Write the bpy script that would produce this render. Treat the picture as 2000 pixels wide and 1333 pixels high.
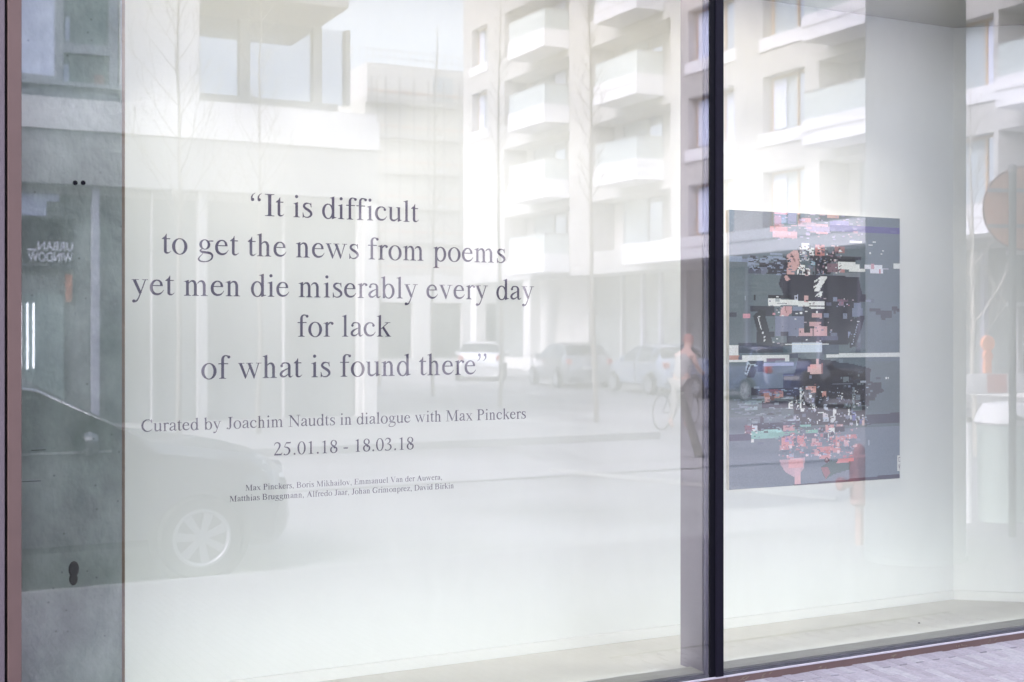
import bpy, bmesh, math, random
from mathutils import Vector, Matrix
R = math.radians
random.seed(7)
for _o in list(bpy.data.objects): bpy.data.objects.remove(_o)
sc = bpy.context.scene
col = sc.collection

# ------------------------------------------------------------------ camera, world, sun, exposure
D = 4.69            # distance from the eye to the shop glass
EYE = 1.58
YAW = R(27.0)
SN, CS = math.sin(YAW), math.cos(YAW)
cam = bpy.data.cameras.new('camera'); camo = bpy.data.objects.new('camera', cam); col.objects.link(camo)
camo.location = (0, 0, EYE); camo.rotation_euler = (R(90), 0, -YAW)
cam.sensor_width = 36; cam.lens = 45.0; cam.shift_y = -18.5/2000
cam.clip_start = 0.05; cam.clip_end = 2000
cam.dof.use_dof = True; cam.dof.focus_distance = 6.1; cam.dof.aperture_fstop = 3.2
sc.camera = camo

SUN_EL, SUN_AZ = 42.0, 288.0      # azimuth from +y clockwise: the sun stands behind the street, soft through cloud
w = bpy.data.worlds.new('World'); sc.world = w; w.use_nodes = True
nt = w.node_tree; nt.nodes.clear()
sky = nt.nodes.new('ShaderNodeTexSky'); sky.sky_type = 'NISHITA'; sky.sun_disc = False
sky.sun_elevation = R(SUN_EL); sky.sun_rotation = R(SUN_AZ); sky.air_density = 1.2; sky.dust_density = 4.0; sky.ozone_density = 1.0
hs = nt.nodes.new('ShaderNodeHueSaturation'); hs.inputs['Saturation'].default_value = 0.45
bg = nt.nodes.new('ShaderNodeBackground'); bg.inputs['Strength'].default_value = 0.15
wo = nt.nodes.new('ShaderNodeOutputWorld')
nt.links.new(sky.outputs[0], hs.inputs['Color']); nt.links.new(hs.outputs[0], bg.inputs[0]); nt.links.new(bg.outputs[0], wo.inputs[0])
sl = bpy.data.lights.new('sun', 'SUN'); sl.energy = 0.5; sl.angle = R(20); sl.color = (1.0, 0.95, 0.9)
so = bpy.data.objects.new('sun', sl); col.objects.link(so)
_d = Vector((math.sin(R(SUN_AZ))*math.cos(R(SUN_EL)), math.cos(R(SUN_AZ))*math.cos(R(SUN_EL)), math.sin(R(SUN_EL))))
so.rotation_euler = _d.to_track_quat('Z', 'Y').to_euler()
sc.view_settings.view_transform = 'Standard'; sc.view_settings.look = 'None'
sc.view_settings.exposure = 2.7; sc.view_settings.gamma = 1.0
sc.view_settings.use_curve_mapping = False
sc.render.engine = 'CYCLES'
cy = sc.cycles
cy.use_denoising = True; cy.max_bounces = 10; cy.diffuse_bounces = 5; cy.glossy_bounces = 5; cy.transparent_max_bounces = 12
cy.caustics_reflective = False; cy.caustics_refractive = False; cy.sample_clamp_indirect = 6

# ------------------------------------------------------------------ helpers
def uu(px): return (px-1000)/2500.0
def tt(px, Y): return Y/(CS-uu(px)*SN)                       # depth along the view axis
def xx(px, Y): return tt(px, Y)*(SN+uu(px)*CS)               # where a sight line meets the plane y = Y
def zz(px, py, Y): return EYE+(648-py)/2500.0*tt(px, Y)
def yr(Y): return 2*D-Y                                       # a place seen in the glass stands as far this side of it
def at_depth(px, t):                                          # seen in the glass at depth t -> real x, y
    return t*(SN+uu(px)*CS), yr(t*(CS-uu(px)*SN))

def mat(name, c, rough=0.6, var=0.0, scale=5.0, bump=0.0, bscale=40.0, metal=0.0, spec=0.5, stretch=(1,1,1), c2=None):
    m = bpy.data.materials.new(name); m.use_nodes = True
    n = m.node_tree; b = n.nodes['Principled BSDF']
    b.inputs['Base Color'].default_value = (*c, 1); b.inputs['Roughness'].default_value = rough
    b.inputs['Metallic'].default_value = metal; b.inputs['Specular IOR Level'].default_value = spec
    if var or bump or c2:
        tc = n.nodes.new('ShaderNodeTexCoord'); mp = n.nodes.new('ShaderNodeMapping')
        mp.inputs['Scale'].default_value = stretch; n.links.new(tc.outputs['Object'], mp.inputs[0])
    if var or c2:
        no = n.nodes.new('ShaderNodeTexNoise'); no.inputs['Scale'].default_value = scale
        no.inputs['Detail'].default_value = 6; no.inputs['Roughness'].default_value = 0.6
        n.links.new(mp.outputs[0], no.inputs['Vector'])
        rp = n.nodes.new('ShaderNodeValToRGB'); rp.color_ramp.elements[0].position = 0.32; rp.color_ramp.elements[1].position = 0.68
        if c2 is None: c2 = tuple(min(1, x*(1+var)) for x in c); c1 = tuple(x*(1-var) for x in c)
        else: c1 = c
        rp.color_ramp.elements[0].color = (*c1, 1); rp.color_ramp.elements[1].color = (*c2, 1)
        n.links.new(no.outputs[0], rp.inputs[0]); n.links.new(rp.outputs[0], b.inputs['Base Color'])
    if bump:
        n2 = n.nodes.new('ShaderNodeTexNoise'); n2.inputs['Scale'].default_value = bscale; n2.inputs['Detail'].default_value = 4
        n.links.new(mp.outputs[0], n2.inputs['Vector'])
        bp = n.nodes.new('ShaderNodeBump'); bp.inputs['Strength'].default_value = bump; bp.inputs['Distance'].default_value = 0.01
        n.links.new(n2.outputs[0], bp.inputs['Height']); n.links.new(bp.outputs[0], b.inputs['Normal'])
    return m

def emis(name, c, s):
    m = bpy.data.materials.new(name); m.use_nodes = True; n = m.node_tree; n.nodes.clear()
    e = n.nodes.new('ShaderNodeEmission'); e.inputs[0].default_value = (*c, 1); e.inputs[1].default_value = s
    o = n.nodes.new('ShaderNodeOutputMaterial'); n.links.new(e.outputs[0], o.inputs[0]); return m

class MB:
    """collects shapes, then links them as ONE mesh object"""
    def __init__(s): s.v = []; s.f = []
    def add(s, vs, fs):
        k = len(s.v); s.v += [tuple(v) for v in vs]; s.f += [tuple(i+k for i in f) for f in fs]; return s
    def box(s, x0, y0, z0, x1, y1, z1):
        x0, x1 = min(x0, x1), max(x0, x1); y0, y1 = min(y0, y1), max(y0, y1); z0, z1 = min(z0, z1), max(z0, z1)
        return s.add([(x0,y0,z0),(x1,y0,z0),(x1,y1,z0),(x0,y1,z0),(x0,y0,z1),(x1,y0,z1),(x1,y1,z1),(x0,y1,z1)],
                     [(0,3,2,1),(4,5,6,7),(0,1,5,4),(1,2,6,5),(2,3,7,6),(3,0,4,7)])
    def tube(s, pts, rads, n=8, cap=True):
        pts = [Vector(p) for p in pts]
        if not isinstance(rads, (list, tuple)): rads = [rads]*len(pts)
        rings = []; up = Vector((0,0,1))
        for i, p in enumerate(pts):
            d = (pts[min(i+1, len(pts)-1)]-pts[max(i-1, 0)]).normalized()
            a = d.cross(up)
            if a.length < 0.05: a = d.cross(Vector((1,0,0)))
            a.normalize(); b = d.cross(a)
            rings.append([p+rads[i]*(math.cos(2*math.pi*k/n)*a+math.sin(2*math.pi*k/n)*b) for k in range(n)])
        vs = [v for r in rings for v in r]; fs = []
        for i in range(len(rings)-1):
            for k in range(n): fs.append((i*n+k, i*n+(k+1)%n, (i+1)*n+(k+1)%n, (i+1)*n+k))
        if cap: fs.append(tuple(range(n-1, -1, -1))); fs.append(tuple(range((len(rings)-1)*n, len(rings)*n)))
        return s.add(vs, fs)
    def lathe(s, prof, c=(0,0,0), n=24, axis='z', cap=True):
        vs = []; fs = []
        for r, h in prof:
            for k in range(n):
                a = 2*math.pi*k/n; p = (r*math.cos(a), r*math.sin(a), h)
                if axis == 'y': p = (p[0], p[2], p[1])
                if axis == 'x': p = (p[2], p[0], p[1])
                vs.append((p[0]+c[0], p[1]+c[1], p[2]+c[2]))
        m = len(prof)
        for i in range(m-1):
            for k in range(n): fs.append((i*n+k, i*n+(k+1)%n, (i+1)*n+(k+1)%n, (i+1)*n+k))
        if cap: fs.append(tuple(range(n-1, -1, -1))); fs.append(tuple(range((m-1)*n, m*n)))
        return s.add(vs, fs)
    def mesh(s, name, m):
        me = bpy.data.meshes.new(name); me.from_pydata(s.v, [], s.f); me.validate()
        if m: me.materials.append(m)
        return me
    def build(s, name, m, parent=None, bevel=0, smooth=False):
        me = s.mesh(name, m); o = bpy.data.objects.new(name, me); col.objects.link(o)
        if parent: o.parent = parent
        if smooth:
            for p in me.polygons: p.use_smooth = True
            try: me.set_sharp_from_angle(angle=R(40))
            except Exception: pass
        if bevel:
            b = o.modifiers.new('bevel', 'BEVEL'); b.width = bevel; b.segments = 2; b.limit_method = 'ANGLE'
        return o

def tag(o, label=None, cat=None, group=None, kind=None):
    if label: o['label'] = label
    if cat: o['category'] = cat
    if group: o['group'] = group
    if kind: o['kind'] = kind
    return o
def thing(name, label, cat, loc=(0,0,0), rz=0, group=None):
    o = bpy.data.objects.new(name, None); col.objects.link(o); o.location = loc; o.rotation_euler = (0,0,rz)
    o.empty_display_size = 0.1
    return tag(o, label, cat, group)
def box(name, m, p, *a, bevel=0): return MB().box(*a).build(name, m, p, bevel)
def inst(o, parent=None, loc=None, rz=None, sc_=None):
    c = o.copy(); col.objects.link(c)
    if parent is not None: c.parent = parent
    if loc is not None: c.location = loc
    if rz is not None: c.rotation_euler = (0,0,rz)
    if sc_ is not None: c.scale = sc_
    return c
def cells(a0, a1, z0, z1, holes):
    """rectangles that tile a wall around its openings"""
    A = sorted({a0, a1, *[h[0] for h in holes], *[h[1] for h in holes]}); A = [a for a in A if a0 <= a <= a1]
    out = []
    for i in range(len(A)-1):
        m = (A[i]+A[i+1])/2; hz = sorted([(h[2], h[3]) for h in holes if h[0] < m < h[1]]); z = z0
        for h0, h1 in hz:
            if h0 > z: out.append((A[i], A[i+1], z, min(h0, z1)))
            z = max(z, h1)
        if z < z1: out.append((A[i], A[i+1], z, z1))
    return out

# ------------------------------------------------------------------ materials
M = {}
M['plaster'] = mat('white wall paint', (.86,.87,.86), .55, .015, 1.5, .05, 60)
M['base'] = mat('white skirting', (.86,.86,.85), .35)
M['ceil'] = mat('grey ceiling paint', (.40,.39,.33), .7)
M['floorin'] = mat('pale screed', (.72,.71,.67), .35, .06, 2.2, .04, 30)
M['sill'] = mat('metal sill', (.38,.385,.35), .5, .08, 8, stretch=(.3,6,1))
M['bronze'] = mat('bronze anodised aluminium', (.125,.080,.080), .55, .05, 6, .03, 200, spec=.3)
M['bronze2'] = mat('mauve bronze panel', (.13,.105,.13), .5, .04, 3, spec=.3)
M['edge'] = mat('bright rail edge', (.45,.42,.5), .4)
M['black'] = mat('black joint', (.003,.003,.007), .5, spec=.1)
M['mull'] = mat('dark violet mullion', (.006,.005,.013), .6, .1, 20, spec=.12)
M['fin'] = mat('dark grey reveal board', (.33,.30,.345), .5, .06, 4, stretch=(1,1,.2))
M['rust'] = mat('brown edge strip', (.25,.17,.11), .6, .2, 12)
M['ink'] = mat('dark violet vinyl', (.062,.045,.105), .5)
M['white'] = mat('white paint', (.80,.80,.80), .4)
M['dark'] = mat('near black', (.012,.012,.016), .5)

def concrete():
    m = mat('fair faced concrete', (.20,.265,.235), .8, 0, 1.6, .5, 22, stretch=(1.6,1.6,1.2), c2=(.52,.60,.57))
    n = m.node_tree; b = n.nodes['Principled BSDF']
    tc = n.nodes['Texture Coordinate']
    mp = n.nodes.new('ShaderNodeMapping'); mp.inputs['Scale'].default_value = (5, 5, 3.0); n.links.new(tc.outputs['Object'], mp.inputs[0])
    no = n.nodes.new('ShaderNodeTexNoise'); no.inputs['Scale'].default_value = 1.3; no.inputs['Detail'].default_value = 8; n.links.new(mp.outputs[0], no.inputs['Vector'])
    rp = n.nodes.new('ShaderNodeValToRGB'); rp.color_ramp.elements[0].position = .35; rp.color_ramp.elements[0].color = (.78,.78,.78,1)
    rp.color_ramp.elements[1].position = .62; rp.color_ramp.elements[1].color = (1.1,1.1,1.1,1); n.links.new(no.outputs[0], rp.inputs[0])
    vo = n.nodes.new('ShaderNodeTexVoronoi'); vo.inputs['Scale'].default_value = 17; n.links.new(tc.outputs['Object'], vo.inputs['Vector'])
    r2 = n.nodes.new('ShaderNodeValToRGB'); r2.color_ramp.elements[0].position = .05; r2.color_ramp.elements[0].color = (.35,.35,.35,1)
    r2.color_ramp.elements[1].position = .085; r2.color_ramp.elements[1].color = (1,1,1,1); n.links.new(vo.outputs['Distance'], r2.inputs[0])
    src = b.inputs['Base Color'].links[0].from_socket
    m1 = n.nodes.new('ShaderNodeMix'); m1.data_type = 'RGBA'; m1.blend_type = 'MULTIPLY'; m1.inputs[0].default_value = .9
    n.links.new(src, m1.inputs[6]); n.links.new(rp.outputs[0], m1.inputs[7])
    m2 = n.nodes.new('ShaderNodeMix'); m2.data_type = 'RGBA'; m2.blend_type = 'MULTIPLY'; m2.inputs[0].default_value = .55
    n.links.new(m1.outputs[2], m2.inputs[6]); n.links.new(r2.outputs[0], m2.inputs[7]); n.links.new(m2.outputs[2], b.inputs['Base Color'])
    return m
M['conc'] = concrete()

def shop_glass():
    """coated double glazing: a clear tinted pane that mirrors more as the view gets flatter"""
    m = bpy.data.materials.new('coated shop glass'); m.use_nodes = True; n = m.node_tree; n.nodes.clear()
    tr = n.nodes.new('ShaderNodeBsdfTransparent'); tr.inputs[0].default_value = (.885,.905,.905,1)
    gl = n.nodes.new('ShaderNodeBsdfGlossy'); gl.inputs[0].default_value = (.88,.88,1.0,1); gl.inputs['Roughness'].default_value = 0.0
    fr = n.nodes.new('ShaderNodeFresnel'); fr.inputs[0].default_value = 1.52
    mr = n.nodes.new('ShaderNodeMapRange'); mr.inputs[1].default_value = 0.0; mr.inputs[2].default_value = 1.0
    mr.inputs[3].default_value = GLASS_R; mr.inputs[4].default_value = 1.0
    mx = n.nodes.new('ShaderNodeMixShader'); o = n.nodes.new('ShaderNodeOutputMaterial')
    n.links.new(fr.outputs[0], mr.inputs[0]); n.links.new(mr.outputs[0], mx.inputs[0])
    n.links.new(tr.outputs[0], mx.inputs[1]); n.links.new(gl.outputs[0], mx.inputs[2])
    # street dust with wiping marks, doubling as a painted haze that lifts the darks
    tc = n.nodes.new('ShaderNodeTexCoord'); mp = n.nodes.new('ShaderNodeMapping'); mp.inputs['Scale'].default_value = (1.6, 1, .55); mp.inputs['Rotation'].default_value = (0, R(24), 0)
    no = n.nodes.new('ShaderNodeTexNoise'); no.inputs['Scale'].default_value = 3.5; no.inputs['Detail'].default_value = 9; no.inputs['Roughness'].default_value = .62; no.inputs['Distortion'].default_value = .6
    dm = n.nodes.new('ShaderNodeMapRange'); dm.inputs[1].default_value = .3; dm.inputs[2].default_value = .75; dm.inputs[3].default_value = .010; dm.inputs[4].default_value = .036
    df = n.nodes.new('ShaderNodeBsdfDiffuse'); df.inputs[0].default_value = (.80,.80,.78,1); m2 = n.nodes.new('ShaderNodeMixShader')
    n.links.new(tc.outputs['Object'], mp.inputs[0]); n.links.new(mp.outputs[0], no.inputs['Vector']); n.links.new(no.outputs[0], dm.inputs[0]); n.links.new(dm.outputs[0], m2.inputs[0])
    n.links.new(mx.outputs[0], m2.inputs[1]); n.links.new(df.outputs[0], m2.inputs[2]); n.links.new(m2.outputs[0], o.inputs[0])
    return m
GLASS_R = 0.088
FILL_CEIL = 1.8
FILL_FLOOR = 5.8
FILL_SPOT_W = 7.4
M['glass'] = shop_glass()

# ------------------------------------------------------------------ ground (this side of the street, the road, the far side)
def ground_mat(name, c1, c2, sx, sy, mortar, rough=.75, rot=0):
    m = mat(name, c1, rough); n = m.node_tree; b = n.nodes['Principled BSDF']
    tc = n.nodes.new('ShaderNodeTexCoord'); mp = n.nodes.new('ShaderNodeMapping'); mp.inputs['Rotation'].default_value = (0,0,rot)
    n.links.new(tc.outputs['Object'], mp.inputs[0])
    br = n.nodes.new('ShaderNodeTexBrick'); br.inputs['Scale'].default_value = 1; br.inputs['Brick Width'].default_value = sx; br.inputs['Row Height'].default_value = sy
    br.inputs['Mortar Size'].default_value = .004; br.inputs['Color1'].default_value = (*c1,1); br.inputs['Color2'].default_value = (*c2,1); br.inputs['Mortar'].default_value = (*mortar,1)
    br.inputs['Bias'].default_value = 0
    n.links.new(mp.outputs[0], br.inputs['Vector'])
    no = n.nodes.new('ShaderNodeTexNoise'); no.inputs['Scale'].default_value = .8; no.inputs['Detail'].default_value = 8; n.links.new(mp.outputs[0], no.inputs['Vector'])
    mm = n.nodes.new('ShaderNodeMix'); mm.data_type = 'RGBA'; mm.blend_type = 'MULTIPLY'; mm.inputs[0].default_value = .6
    rp = n.nodes.new('ShaderNodeValToRGB'); rp.color_ramp.elements[0].position = .3; rp.color_ramp.elements[0].color = (.6,.6,.6,1); rp.color_ramp.elements[1].position = .7
    n.links.new(no.outputs[0], rp.inputs[0]); n.links.new(br.outputs[0], mm.inputs[6]); n.links.new(rp.outputs[0], mm.inputs[7]); n.links.new(mm.outputs[2], b.inputs['Base Color'])
    bp = n.nodes.new('ShaderNodeBump'); bp.inputs['Strength'].default_value = .6; bp.inputs['Distance'].default_value = .006
    n.links.new(br.outputs['Fac'], bp.inputs['Height']); bp.invert = True; n.links.new(bp.outputs[0], b.inputs['Normal'])
    return m
PAV = lambda y: -.047*(D-y)                                   # the pavement falls towards the kerb
M['paving'] = ground_mat('lilac clinker paving', (.27,.25,.29), (.22,.20,.235), .2, .052, (.13,.12,.14), rot=R(90))
M['asphalt'] = mat('grey asphalt', (.25,.245,.26), .85, .3, .5, .3, 60)
M['slabs'] = ground_mat('pale concrete slabs', (.36,.36,.36), (.31,.31,.32), .6, .3, (.2,.2,.2))
M['kerb'] = mat('pale kerb stone', (.27,.26,.28), .7, .1, 3)
KY = -.05
tag(MB().add([(-400,-300,-.304),(400,-300,-.304),(400,KY,-.304),(-400,KY,-.304)], [(0,1,2,3)]).build('road', M['asphalt']), kind='structure')
x0p, x1p, y0p = 3.3, 5.6, 3.95                                # here the pavers are built one by one
pm = MB()
for a in [(-40,KY+.12,x0p,D+.5),(x0p,KY+.12,x1p,y0p),(x1p,KY+.12,60,D+.5),(x0p,D,x1p,D+.5)]:
    pm.add([(a[0],a[1],PAV(a[1])),(a[2],a[1],PAV(a[1])),(a[2],a[3],PAV(a[3])),(a[0],a[3],PAV(a[3]))], [(0,1,2,3)])
pave = tag(pm.build('pavement', M['paving']), kind='structure')
MB().add([(x0p-.01,y0p-.01,PAV(y0p)-.012),(x1p+.01,y0p-.01,PAV(y0p)-.012),(x1p+.01,D+.01,-.012),(x0p-.01,D+.01,-.012)], [(0,1,2,3)]).build('bedding_sand', mat('joint sand', (.16,.145,.17), .9, .3, 40), pave)
pmats = [mat('paver %s' % 'abcd'[i], tuple(.72*q for q in c), .72, .16, 30, .5, 70) for i, c in enumerate([(.39,.36,.43),(.42,.40,.46),(.37,.34,.405),(.34,.31,.37)])]
pmesh = []
for m_ in pmats:
    b = MB(); wv, lv, hv, e = .0256, .0968, .03, .002
    b.add([(-wv,-lv,-hv),(wv,-lv,-hv),(wv,lv,-hv),(-wv,lv,-hv),(-wv,-lv,-e),(wv,-lv,-e),(wv,lv,-e),(-wv,lv,-e),
           (-wv+e,-lv+e,0),(wv-e,-lv+e,0),(wv-e,lv-e,0),(-wv+e,lv-e,0)],
          [(0,1,5,4),(1,2,6,5),(2,3,7,6),(3,0,4,7),(4,5,9,8),(5,6,10,9),(6,7,11,10),(7,4,8,11),(8,9,10,11)])
    pmesh.append(b.mesh('paver', m_))
rr = random.Random(3); i = 0; x = x0p+.026
cand = []
while x < x1p:
    y = D-.112-(.098 if i % 2 else 0)
    # the strip of a column next to the shop rail starts with a cut piece; keep to the lit wedge the photo shows
    if i % 2: cand.append((x, D-.058, 1))
    while y > y0p+.08:
        cand.append((x, y, 0)); y -= .1955
    x += .0525; i += 1
def in_view(x, y, h=0):
    d = x*SN+y*CS; l = x*CS-y*SN
    return d > 0 and l/d < .47 and (EYE-PAV(y))/d < .30
near = [c for c in cand if in_view(*c)]; rest = [c for c in cand if not in_view(*c)]
near = sorted(near, key=lambda c: c[0]**2+c[1]**2)
if len(near) > 290: rest += near[290:]; near = near[:290]
for (x, y, hf) in near:
    o = bpy.data.objects.new('paver', rr.choice(pmesh)); col.objects.link(o); o.parent = pave
    if hf: o.scale = (1,.46,1)
    o.location = (x, y, PAV(y)+rr.uniform(-.0015,.0015)); o.rotation_euler = (R(2.7)+rr.uniform(-.008,.008), rr.uniform(-.02,.02), rr.uniform(-.005,.005))
rb = MB()
for (x, y, hf) in rest:
    z = PAV(y); rb.box(x-.024, y-.0965, z-.03, x+.024, y+.0965, z)
tag(rb.build('far_pavers', pmats[0], pave), kind='stuff')
tag(MB().box(-60, KY, -.34, 60, KY+.12, PAV(KY)-.0).build('kerb', M['kerb'], None, .01), kind='structure')
# weeds in the rail joint
gm = mat('dry weed', (.30,.29,.20), .8)
wd = MB()
for k in range(26):
    x = rr.choice([3.55,3.68,4.02,4.45,4.9,5.1])+rr.uniform(-.03,.03); h = rr.uniform(.008,.028)
    wd.tube([(x, D-.012, 0), (x+rr.uniform(-.01,.01), D-.014, h*.6), (x+rr.uniform(-.02,.02), D-.018, h)], [.0007,.0006,.0003], 4)
tag(wd.build('weeds', gm), 'tiny dry weeds growing along the foot of the bronze rail', 'weeds', kind='stuff')

# ------------------------------------------------------------------ shop window
WY = 5.42                                                     # back wall of the display bay
XM0, XM1 = xx(1387, D), xx(1412, D)
XL = xx(42, D)
ZT = 3.45
win = thing('shop_window', 'tall glazed gallery shop front with bronze frame and dark mullion', 'shop window', (0, D, 0))
def W(*a): return (a[0], a[1]-D, a[2], a[3], a[4]-D, a[5])
g1 = box('glass_pane', M['glass'], win, *W(XL-.01, D+.004, .034, XM0+.006, D+.006, ZT))
g2 = box('glass_pane', M['glass'], win, *W(XM1-.004, D+.004, .034, 11.0, D+.006, ZT))
g1['label'] = 'left pane in front of the lettered wall'; g2['label'] = 'right pane in front of the glitch picture'
# single sheets mirror once: keep only the outer face of each pane
for g in (g1, g2):
    bm = bmesh.new(); bm.from_mesh(g.data)
    bmesh.ops.delete(bm, geom=[f for f in bm.faces if not f.normal.y < -.9], context='FACES'); bm.to_mesh(g.data); bm.free()
box('mullion_joint', M['black'], win, *W(XM0+.0, D-.002, .03, XM0+.026, D+.05, ZT))
box('mullion', M['mull'], win, *W(XM0+.026, D-.012, .03, XM1-.004, D+.06, ZT), bevel=.002)
box('mullion_gasket', M['black'], win, *W(XM1-.004, D-.003, .03, XM1+.001, D+.03, ZT))
box('spacer_bar', mat('grey spacer bar', (.10,.09,.17), .4), win, *W(XM0-.014, D+.012, .034, XM0-.001, D+.03, ZT))
finz = box('reveal_board', M['fin'], win, *W(XM0+.002, D+.062, .0, XM1-.004, D+.235, ZT))
# rail
rail = box('bottom_rail', M['bronze'], win, *W(XL-.02, D-.014, -.06, 3.463, D+.02, .030), bevel=.002)
box('bottom_rail', M['bronze'], win, *W(3.466, D-.014, -.06, 11.0, D+.02, .030), bevel=.002)
box('rail_edge', M['edge'], win, *W(XL, D-.016, .0300, 11.0, D+.0, .0355))
box('rail_gasket', mat('blue black gasket', (.03,.035,.06), .5, .4, 60), win, *W(XL, D+.0065, .0305, 11.0, D+.03, .046))
# left posts
box('side_post', M['bronze'], win, *W(xx(15, D-.03), D-.03, -.1, xx(42.5, D-.03), D+.04, ZT+.1), bevel=.003)
box('post_joint', M['black'], win, *W(xx(9, D), D+.0, -.1, xx(16, D), D+.05, ZT+.1))
box('side_panel', M['bronze2'], win, *W(-2.4, D-.028, -.1, xx(9.5, D-.028), D+.03, ZT+.1), bevel=.003)
box('head_rail', M['bronze'], win, *W(XL-.02, D-.02, ZT, 11.0, D+.06, ZT+.12))

# building that holds the shop (above and beside the glazing)
gb = thing('gallery_building', 'bronze clad gallery building above and around the tall shop window', 'building', (0, D, 0))
box('upper_wall', mat('brown brick cladding', (.26,.21,.20), .8, .12, 3, .3, 30), gb, *W(-12, D-.03, ZT+.12, 16, D+.5, 7.5))
box('side_wall', M['bronze2'], gb, *W(-12, D-.02, -.2, -2.41, D+.5, ZT+.119))
box('side_wall', M['bronze2'], gb, *W(11.01, D-.02, -.2, 16, D+.5, ZT+.119))

# display bay: floor, walls, ceiling
cx_, cy_ = xx(1862, WY), WY
ax_, ay_ = cx_+(WY-(D+.08))*3.82/3.07, D+.08
FZ = .038
fl = MB().add([(-1.5,D+.03,FZ),(ax_+.3,D+.03,FZ),(ax_+.3,WY+.2,FZ),(-1.5,WY+.2,FZ)], [(0,1,2,3)]).build('display_floor', M['floorin']); tag(fl, kind='structure')
MB().box(XM1, D+.032, FZ, ax_, D+.135, FZ+.016).build('floor_trim', M['sill'], fl)
MB().box(.9, D+.032, FZ, XM0-.01, D+.135, FZ+.016).build('floor_trim', M['sill'], fl)
spk = MB().lathe([(.001,.0),(.006,.001),(.004,.004),(.0005,.005)], (xx(1795, 5.05), 5.05, FZ), 7).build('dirt_speck', M['dark'], fl)
wl = MB().box(-1.5, WY, 0, cx_, WY+.12, 3.33).build('display_wall', M['plaster']); tag(wl, kind='structure')
MB().box(.6, WY-.012, FZ, cx_-.008, WY-.0005, FZ+.052).build('skirting', M['base'], wl, .002)
aw = MB(); dx, dy = ax_-cx_, ay_-cy_; L_ = math.hypot(dx, dy); nx, ny = -dy/L_, dx/L_       # wall turning back to the glass
for o_ in (0,): aw.add([(cx_,cy_,0),(ax_,ay_,0),(ax_,ay_,3.33),(cx_,cy_,3.33),(cx_+nx*.1,cy_+ny*.1,0),(ax_+nx*.1,ay_+ny*.1,0),(ax_+nx*.1,ay_+ny*.1,3.33),(cx_+nx*.1,cy_+ny*.1,3.33)],
    [(0,1,2,3),(4,7,6,5),(0,4,5,1),(3,2,6,7),(1,5,6,2),(0,3,7,4)])
awo = tag(aw.build('angled_wall', M['plaster']), kind='structure')
b = MB(); q = .012
b.add([(cx_-nx*q-.004,cy_-ny*q,FZ),(ax_-nx*q,ay_-ny*q,FZ),(ax_-nx*q,ay_-ny*q,FZ+.052),(cx_-nx*q-.004,cy_-ny*q,FZ+.052),(cx_-nx*.0005,cy_-ny*.0005,FZ+.052),(ax_-nx*.0005,ay_-ny*.0005,FZ+.052)],
      [(0,1,2,3),(3,2,5,4)]); b.build('skirting', M['base'], awo)
ce = MB().box(-1.5, D+.02, 3.332, ax_+.4, WY+.25, 3.44).build('display_ceiling', M['ceil']); tag(ce, kind='structure')
LAMPS = []
lm2 = emis('cool fill glow', (.94,1.0,.97), FILL_FLOOR)
lm = emis('warm fill glow', (1.0,.87,.62), FILL_CEIL)
lb = mat('fill lamp body', (.7,.7,.7), .4)
for lx, ll, words in ((1.62,.66,'above the first words of the quote'), (2.98,.60,'above the end of the quote'), (4.18,.66,'above the glitch picture')):
    t = thing('added_ceiling_strip', 'warm strip lamp added in the display bay ceiling '+words, 'lamp', (lx, D+.20, 3.331), 0, 'added ceiling strips of the display bay')  # out of view, added because the back wall needs light from above
    box('lamp_housing', lb, t, -ll,-.06,-.012,ll,.06,0)
    box('diffuser', lm, t, -ll+.01,-.05,-.0135,ll-.01,.05,-.0125)
for lx, ll, words in ((2.1,1.15,'below the lettered wall'), (4.62,1.1,'below the glitch picture')):
    t = thing('floor_fill_strip', 'unseen fill light strip added behind the floor trim '+words, 'lamp', (lx, D+.137, FZ), 0, 'added floor fill strips')  # hidden strip added to brighten the lower back wall
    box('lamp_housing', lb, t, -ll,0,0,ll,.012,.0158)
    MB().add([(-ll,.0125,.0155),(ll,.0125,.0155),(ll,.0265,.0015),(-ll,.0265,.0015)],[(0,1,2,3)]).build('diffuser', lm2, t)
def fill_spot(x, words, tx, tz, pw):
    t = thing('added_spot', 'small white fill spotlight added under the display bay ceiling '+words, 'spotlight', (x, D+.12, 3.33), 0, 'added fill spotlights of the display bay')  # unseen spot added to even out the middle of the wall
    MB().tube([(0,0,0),(0,0,-.05)], .008, 6).build('stem', lb, t)
    d = Vector((tx-x, WY-(D+.12), tz-3.25)).normalized()
    a = Vector((0,0,-.075)); MB().tube([a-d*.045, a+d*.03], [.026,.03], 14).build('lamp_head', lb, t, smooth=True)
    ld = bpy.data.lights.new('fill_spot', 'SPOT'); ld.energy = pw; ld.spot_size = R(76); ld.spot_blend = 1.0; ld.shadow_soft_size = .04; ld.color = (1.0,.95,.875)
    lo = bpy.data.objects.new('fill_light', ld); col.objects.link(lo); lo.parent = t; lo.location = a+d*.05; lo.rotation_euler = (-d).to_track_quat('Z','Y').to_euler()
for sx_, w_ in ((1.15,'nearest the concrete pier'),(1.75,'over the word yet'),(2.35,'over the middle of the quote'),(2.95,'over the word day'),(3.68,'just right of the mullion'),(4.1,'over the left half of the glitch picture'),(4.5,'over the right half of the glitch picture')):
    fill_spot(sx_, w_, sx_+(.15 if sx_ < 4 else .35 if sx_ < 4.3 else .85), .45, FILL_SPOT_W)
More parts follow.
